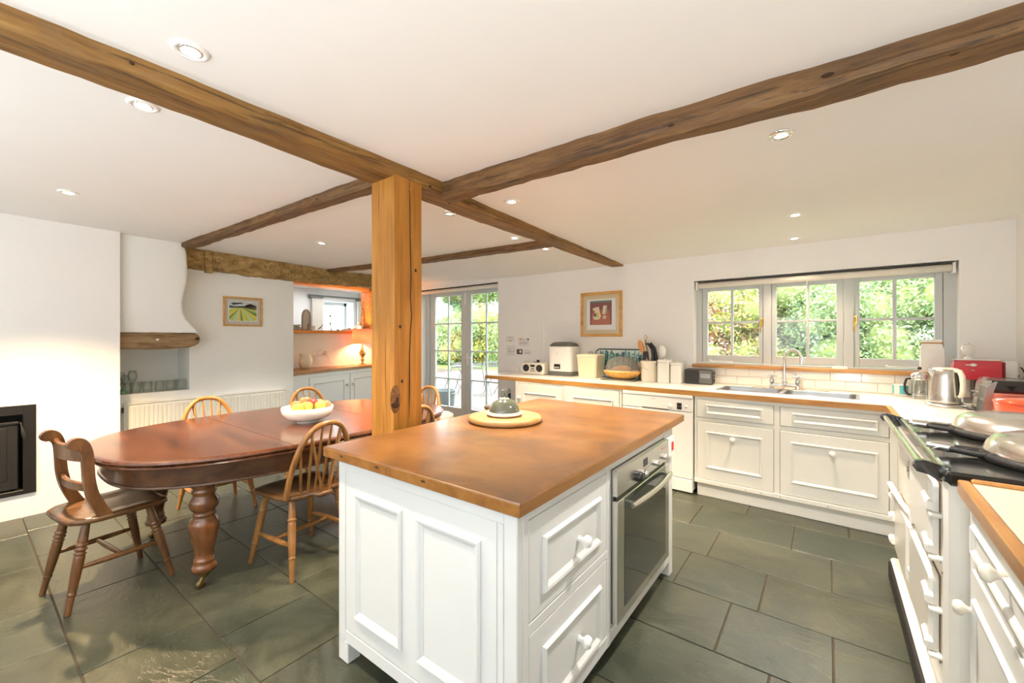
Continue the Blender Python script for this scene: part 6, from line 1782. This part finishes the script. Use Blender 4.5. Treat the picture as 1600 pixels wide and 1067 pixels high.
t.part('tin', B().prism(rrect(-0.045, 0.045, -0.04, 0.04, 0.01), 0.0, 0.145), plain('navy_tin', (0.04, 0.08, 0.14), 0.4, var=0.3, vscale=30))
t.part('lid', B().prism(rrect(-0.047, 0.047, -0.042, 0.042, 0.012), 0.145, 0.20, bev=0.008), WHITEP)
t = Thing('padded_stool', 'round white padded stool beyond the hidden table end', 'stool', (-3.88, 3.62, 0), 'W', local=True)
t.part('cushion', B().lathe([(0.001, 0.30), (0.17, 0.30), (0.195, 0.32), (0.195, 0.36), (0.185, 0.372), (0.197, 0.385), (0.19, 0.43), (0.15, 0.45), (0.001, 0.455)], (0, 0, 0), 32), PAPER)
for k in range(3):
    a = 2 * PI * k / 3
    t.part('leg', B().tube([(0.11 * math.cos(a), 0.11 * math.sin(a), 0.31), (0.16 * math.cos(a), 0.16 * math.sin(a), 0)], 0.014, 8), PALEW)

# ------------------------------------------------------------------ ceiling downlights
WARM, NEUT = (1.0, 0.78, 0.53), (1.0, 0.92, 0.82)
DL = [(-1.650, 0.459, 'W', NEUT, 13, 14, 'white downlight beside the main beam, brightest of all'), (-2.190, 0.452, 'W', WARM, 40, 12, 'warm downlight close to the main beam on the dining side'),
      (-3.880, 0.436, 'W', (1.0, 0.70, 0.40), 150, 12, 'warm downlight over the stove end of the dining table'), (-3.850, 2.10, 'W', NEUT, 50, 5, 'faint downlight between the two short cross beams'),
      (-2.195, 2.161, 'W', NEUT, 40, 0.6, 'dim white-ringed downlight just past the square post'), (-1.670, 2.215, 'W', WARM, 70, 10, 'warm downlight under the long cross beam near the main beam'),
      (-0.165, 2.213, 'W', NEUT, 60, 1.2, 'dim wide-ringed downlight in the middle of the kitchen ceiling'), (-0.185, 3.617, 'W', WARM, 50, 8, 'warm downlight in front of the sink window'),
      (-0.230, 4.43, 'W', WARM, 15, 7, 'warm downlight hard against the window wall, glowing on the plaster'), (-2.225, 2.995, 'W', WARM, 50, 10, 'warm downlight tucked behind the main beam before the far cross beam'),
      (-2.228, 3.512, 'W', WARM, 50, 8, 'warm downlight just past the far cross beam')]
proto = None
for i, (x, y, fr, colr, pw, es, lab) in enumerate(DL):
    z = ceil_z(x, y)
    if y > 4.3:
        y = 4.40
    t = Thing('downlight', lab, 'light', (x, y, z), 'W', 0, 'ceiling downlights', local=True)
    t.part('ring', B().lathe([(0.052, 0.004), (0.052, -0.004), (0.046, -0.008), (0.038, -0.008), (0.034, -0.003), (0.032, 0.002)], (0, 0, 0), 28, cap=False), WHITEP if i not in (4, 6) else CHROME)
    t.part('gimbal', B().lathe([(0.034, -0.0005), (0.033, -0.006), (0.027, -0.007), (0.026, -0.001)], (0, 0, 0), 24, cap=False), CHROME)
    t.part('lamp_face', B().lathe([(0.030, -0.006), (0.018, -0.009), (0.001, -0.010)], (0, 0, 0), 20), emit('lamp_face_%d' % i, colr, es))
    sp = lamp('downlight_beam', 'SPOT', (x, y, z - 0.018), pw * 2.2, colr, aim=(x, y, 0), spot_size=math.radians(104), spot_blend=0.6, shadow_soft_size=0.028)

# ------------------------------------------------------------------ garden
LAWN = leafy('lawn_grass', [(0.3, (0.09, 0.17, 0.03)), (0.5, (0.14, 0.24, 0.05)), (0.7, (0.20, 0.29, 0.07))], 0.1)
STONE = plain('patio_stone', (0.15, 0.135, 0.12), 0.8, var=0.2, vscale=2.5, bump=0.3, bscale=20)
struct('lawn', B().box(-160, 120, 14.2, 240, -0.30, -0.10).box(8, 120, 5.1, 14.2, -0.30, -0.10).box(-160, -20, 5.1, 14.2, -0.30, -0.10).box(-3.6, 8, 5.1, 14.2, -0.30, -0.10), LAWN)
pat = struct('patio', B().box(-20, -3.6, 5.05, 14.2, -0.30, -0.105), GROUT)
rd = random.Random(12)
y = 5.1
while y < 14.1:
    h = rd.choice((0.45, 0.6))
    x = -13.5 + rd.random() * 0.5
    while x < -4.2:
        w = rd.choice((0.45, 0.6, 0.9))
        if -1.35 * (y + h) - 3 < x < -0.5 * y:
            struct('paving_stone', B().box(x + 0.006, x + w - 0.006, y + 0.006, y + h - 0.006, -0.14, -0.098 + rd.uniform(0, 0.004), 0.004), STONE, parent=pat)
        x += w
    y += h

import numpy as np
def leaf_mass(name, blobs, n, size, mats, seed, flat=0.4):
    """n small folded leaves scattered through ellipsoid blobs (c, r); each leaf two quads with a crease"""
    rg = np.random.RandomState(seed)
    vol = np.array([r[0] * r[1] * r[2] for c, r in blobs]) ** 0.7
    k = rg.choice(len(blobs), n, p=vol / vol.sum())
    C = np.array([c for c, r in blobs])[k]
    Rr = np.array([r for c, r in blobs])[k]
    d = rg.normal(size=(n, 3))
    d /= np.linalg.norm(d, axis=1)[:, None]
    rad = rg.uniform(0.55, 1.02, n) ** 0.6
    p = C + d * Rr * rad[:, None]
    nrm = d + rg.normal(scale=0.6, size=(n, 3)) + np.array([0, 0, flat])
    nrm /= np.linalg.norm(nrm, axis=1)[:, None]
    a = rg.normal(size=(n, 3))
    a -= nrm * (a * nrm).sum(1)[:, None]
    a /= np.linalg.norm(a, axis=1)[:, None]
    b = np.cross(nrm, a)
    s = size * rg.uniform(0.6, 1.4, n)[:, None]
    v = np.stack([p - a * s, p + b * s * 0.5 + nrm * s * 0.15, p + a * s, p - b * s * 0.5 + nrm * s * 0.15], 1).reshape(-1, 3)
    me = bpy.data.meshes.new(name)
    me.vertices.add(4 * n)
    me.vertices.foreach_set('co', v.ravel())
    me.loops.add(6 * n)
    base = np.arange(n)[:, None] * 4
    me.loops.foreach_set('vertex_index', (base + np.array([0, 1, 2, 0, 2, 3])).ravel())
    me.polygons.add(2 * n)
    me.polygons.foreach_set('loop_start', np.arange(0, 6 * n, 3))
    me.polygons.foreach_set('loop_total', np.full(2 * n, 3))
    mi = np.repeat(rg.randint(0, len(mats), n), 2)
    me.polygons.foreach_set('material_index', mi)
    for m in mats:
        me.materials.append(m)
    me.update()
    me.validate()
    return me

L1 = leafy('leaf_lime', [(0.3, (0.25, 0.33, 0.10)), (0.5, (0.35, 0.43, 0.17)), (0.7, (0.46, 0.52, 0.26))])
L2 = leafy('leaf_green', [(0.3, (0.15, 0.25, 0.09)), (0.5, (0.24, 0.35, 0.16)), (0.7, (0.34, 0.44, 0.24))])
L3 = leafy('leaf_yellow', [(0.3, (0.50, 0.46, 0.06)), (0.5, (0.62, 0.55, 0.10)), (0.7, (0.66, 0.52, 0.14))])
L4 = leafy('leaf_pink', [(0.3, (0.64, 0.30, 0.26)), (0.5, (0.74, 0.42, 0.38)), (0.7, (0.74, 0.50, 0.40))])
L5 = leafy('leaf_blue_green', [(0.3, (0.14, 0.26, 0.14)), (0.5, (0.22, 0.35, 0.20)), (0.7, (0.34, 0.45, 0.28))])
BARK = plain('bark', (0.14, 0.10, 0.07), 0.9, var=0.4, vscale=12, bump=0.6)
LEAFC = plain('inner_twigs', (0.26, 0.33, 0.10), 0.9, var=0.4, vscale=6)
def shrub(name, lab, cat, base, blobs, n, size, mats, seed, trunk, grp=None):
    """base in W; blobs relative to base"""
    t = Thing(name, lab, cat, base, 'W', 0, grp, local=True)
    me = leaf_mass('foliage', blobs, n, size, mats, seed)
    o = bpy.data.objects.new('foliage', me)
    COL.objects.link(o)
    o.parent = t.o
    core = B()
    for c, r in blobs:
        core.ball(c, tuple(q * 0.62 for q in r), 10, 6)
    t.part('inner_growth', core, LEAFC)
    b = B()
    for p0, p1, r in trunk:
        b.tube([p0, tuple((p0[i] + p1[i]) / 2 + (0.05 if i < 2 else 0) for i in range(3)), p1], [r, r * 0.8, r * 0.5], 7)
    t.part('trunk', b, BARK)
def blobs_rand(seed, cx, cz, wx, wy, wz, n, r0, r1):
    rg = random.Random(seed)
    return [((cx + rg.uniform(-wx, wx), rg.uniform(-wy, wy), cz + rg.uniform(-wz, wz)), (rg.uniform(r0, r1), rg.uniform(r0, r1), rg.uniform(r0, r1) * 0.9)) for _ in range(n)]
GRP = 'shrubs and trees in the garden'
# bank of shrubs seen through the sink window
bank = [(-2.05, 8.2, [L4, L4, L4, L1], 'pink-leaved shrub outside the sink window, seen in its first column of panes'), (-1.15, 8.5, [L3, L1, L4], 'yellowing shrub seen through the second column of sink window panes'),
        (-0.42, 8.7, [L1, L2, L1], 'lime green shrub outside the sink window behind the swan-neck tap'), (0.22, 8.5, [L2, L1, L5], 'mid green shrub outside the sink window behind the second mullion'),
        (0.85, 8.6, [L1, L2], 'bright green shrub seen through the handle side of the last casement'), (1.65, 8.5, [L2, L5, L1], 'deep green shrub seen beside the flour bag in the last casement'),
        (2.7, 8.6, [L2, L1], 'green shrub at the far end of the shrub bank past the sink window'), (-3.05, 8.6, [L4, L1, L2], 'mixed pink and green shrub at the patio end of the shrub bank')]
for i, (x, y, mats, lab) in enumerate(bank):
    bl_ = blobs_rand(20 + i, 0, 1.30, 0.36, 0.35, 1.15, 13, 0.40, 0.58)
    shrub('garden_shrub', lab, 'shrub', (x, y, -0.10), bl_, 15000, 0.030, mats, 30 + i, [((0, 0, 0), (0.1, 0, 1.2), 0.05), ((0.1, 0, 0), (-0.3, 0.1, 1.3), 0.04)], GRP)
for i, (x, y, mats, lab) in enumerate([(-2.0, 11.5, [L1, L3, L2], 'tall lime tree behind the pink shrub'), (0.4, 11.5, [L1, L2], 'tall green tree behind the middle casement shrubs'), (2.6, 11.3, [L1, L2, L3], 'tall yellow-green tree behind the last casement shrubs')]):
    bl_ = blobs_rand(50 + i, 0, 3.2, 1.1, 0.6, 1.3, 14, 0.7, 1.0)
    shrub('garden_tree', lab, 'tree', (x, y, -0.1), bl_, 12000, 0.055, mats, 60 + i, [((0, 0, 0), (0.1, 0, 3.0), 0.12)], GRP)
# hedge and trees beyond the lawn seen through the garden doors
def at(u, v, w):
    la = (u - 800) / 655.0 * w
    return (-0.6014 * w + 0.7989 * la, 0.7989 * w + 0.6014 * la)
for i, (u, w, hgt, rad, mats, lab) in enumerate([(650, 25, 2.6, 1.5, [L2, L5], 'low rounded hedge shrub behind the post side of the garden doors'), (690, 24, 2.7, 1.5, [L1, L2], 'rounded green hedge shrub seen through the first door leaf'),
                      (722, 24, 2.9, 1.5, [L1, L5, L2], 'rounded hedge shrub behind the doors’ meeting stile'.replace('’', '')), (755, 24, 3.3, 1.6, [L3, L1, L3], 'yellow-tinged hedge shrub seen through the second door leaf'), (790, 23, 3.0, 1.6, [L1, L2], 'green hedge shrub beside the door jamb by the notes')]):
    x, y = at(u, 0, w)
    bl_ = blobs_rand(70 + i, 0, hgt * 0.5, 0.9, 0.6, hgt * 0.30, 11, rad * 0.55, rad * 0.8)
    shrub('hedge_shrub', lab, 'shrub', (x, y, -0.1), bl_, 9000, 0.075, mats, 80 + i, [((0, 0, 0), (0.1, 0, 1.5), 0.08)], GRP)
for i, (u, w, h0, rad, mats, lab) in enumerate([(748, 27, 5.2, 2.0, [L5, L2, L1], 'tall garden tree overhanging the second door leaf'), (785, 26, 5.6, 2.1, [L5, L1], 'tall pale green tree by the door jamb'), (716, 29, 4.2, 1.2, [L2, L5], 'thin tree with a leaning crown above the first door leaf')]):
    x, y = at(u, 0, w)
    bl_ = blobs_rand(90 + i, 0, h0, rad * 0.6, 0.8, rad * 0.6, 12, rad * 0.4, rad * 0.62)
    shrub('garden_tree', lab, 'tree', (x, y, -0.1), bl_, 9000, 0.09, mats, 95 + i, [((0, 0, 0), (0.1, 0, h0 - 0.5), 0.16)], GRP)

# zinc tub and bistro furniture on the patio
x, y = at(693, 0, 8.4)
t = Thing('zinc_tub', 'grey zinc tub standing on the patio by the doors', 'tub', (x, y, -0.098), 'W', local=True)
t.part('tub', B().lathe([(0.19, 0), (0.195, 0.01), (0.235, 0.42), (0.243, 0.435), (0.235, 0.445), (0.225, 0.43), (0.18, 0.03), (0.001, 0.03)], (0, 0, 0), 32), plain('zinc', (0.17, 0.20, 0.20), 0.5, metal=0.3, var=0.15, vscale=10))
for s in (-1, 1):
    t.part('ear_handle', B().tube([(0.235 * s, -0.05, 0.37), (0.285 * s, -0.03, 0.385), (0.285 * s, 0.03, 0.385), (0.235 * s, 0.05, 0.37)], 0.009, 6), STEELD)
METG = plain('grey_bistro_metal', (0.13, 0.135, 0.13), 0.5)
def bistro_chair(u, w, rot, lab):
    x, y = at(u, 0, w)
    t = Thing('bistro_chair', lab, 'chair', (x, y, -0.098), 'W', rot, 'folding bistro chairs on the patio', local=True)
    for s in (-1, 1):
        t.part('leg', B().tube([(0.19 * s, 0.22, 0), (0.19 * s, -0.20, 0.86)], 0.011, 6), METG)
        t.part('leg', B().tube([(0.17 * s, -0.24, 0), (0.17 * s, 0.20, 0.46)], 0.011, 6), METG)
    for k in range(5):
        t.part('seat_slat', B().box(-0.2, 0.2, -0.17 + 0.078 * k, -0.11 + 0.078 * k, 0.452, 0.466, 0.003), METG)
    for k in range(2):
        t.part('back_slat', B().box(-0.2, 0.2, -0.19 + 0.02 * (1 - k), -0.175 + 0.02 * (1 - k), 0.70 + 0.09 * k, 0.755 + 0.09 * k, 0.003), METG)
bistro_chair(745, 10.6, 0.4, 'folding bistro chair seen through the second door leaf')
bistro_chair(771, 11.0, -1.9, 'folding bistro chair by the door jamb, half cut off')
bistro_chair(709, 10.9, 1.5, 'folding bistro chair seen past the zinc tub')
x, y = at(725, 0, 11.4)
t = Thing('bistro_table', 'round grey folding bistro table on the patio', 'table', (x, y, -0.098), 'W', local=True)
t.part('top', B().lathe([(0.33, 0.70), (0.335, 0.71), (0.33, 0.72), (0.001, 0.72)], (0, 0, 0), 28), METG)
for a in (0.5, 2.6, 4.7):
    t.part('leg', B().tube([(0.24 * math.cos(a), 0.24 * math.sin(a), 0), (-0.18 * math.cos(a), -0.18 * math.sin(a), 0.70)], 0.011, 6), METG)
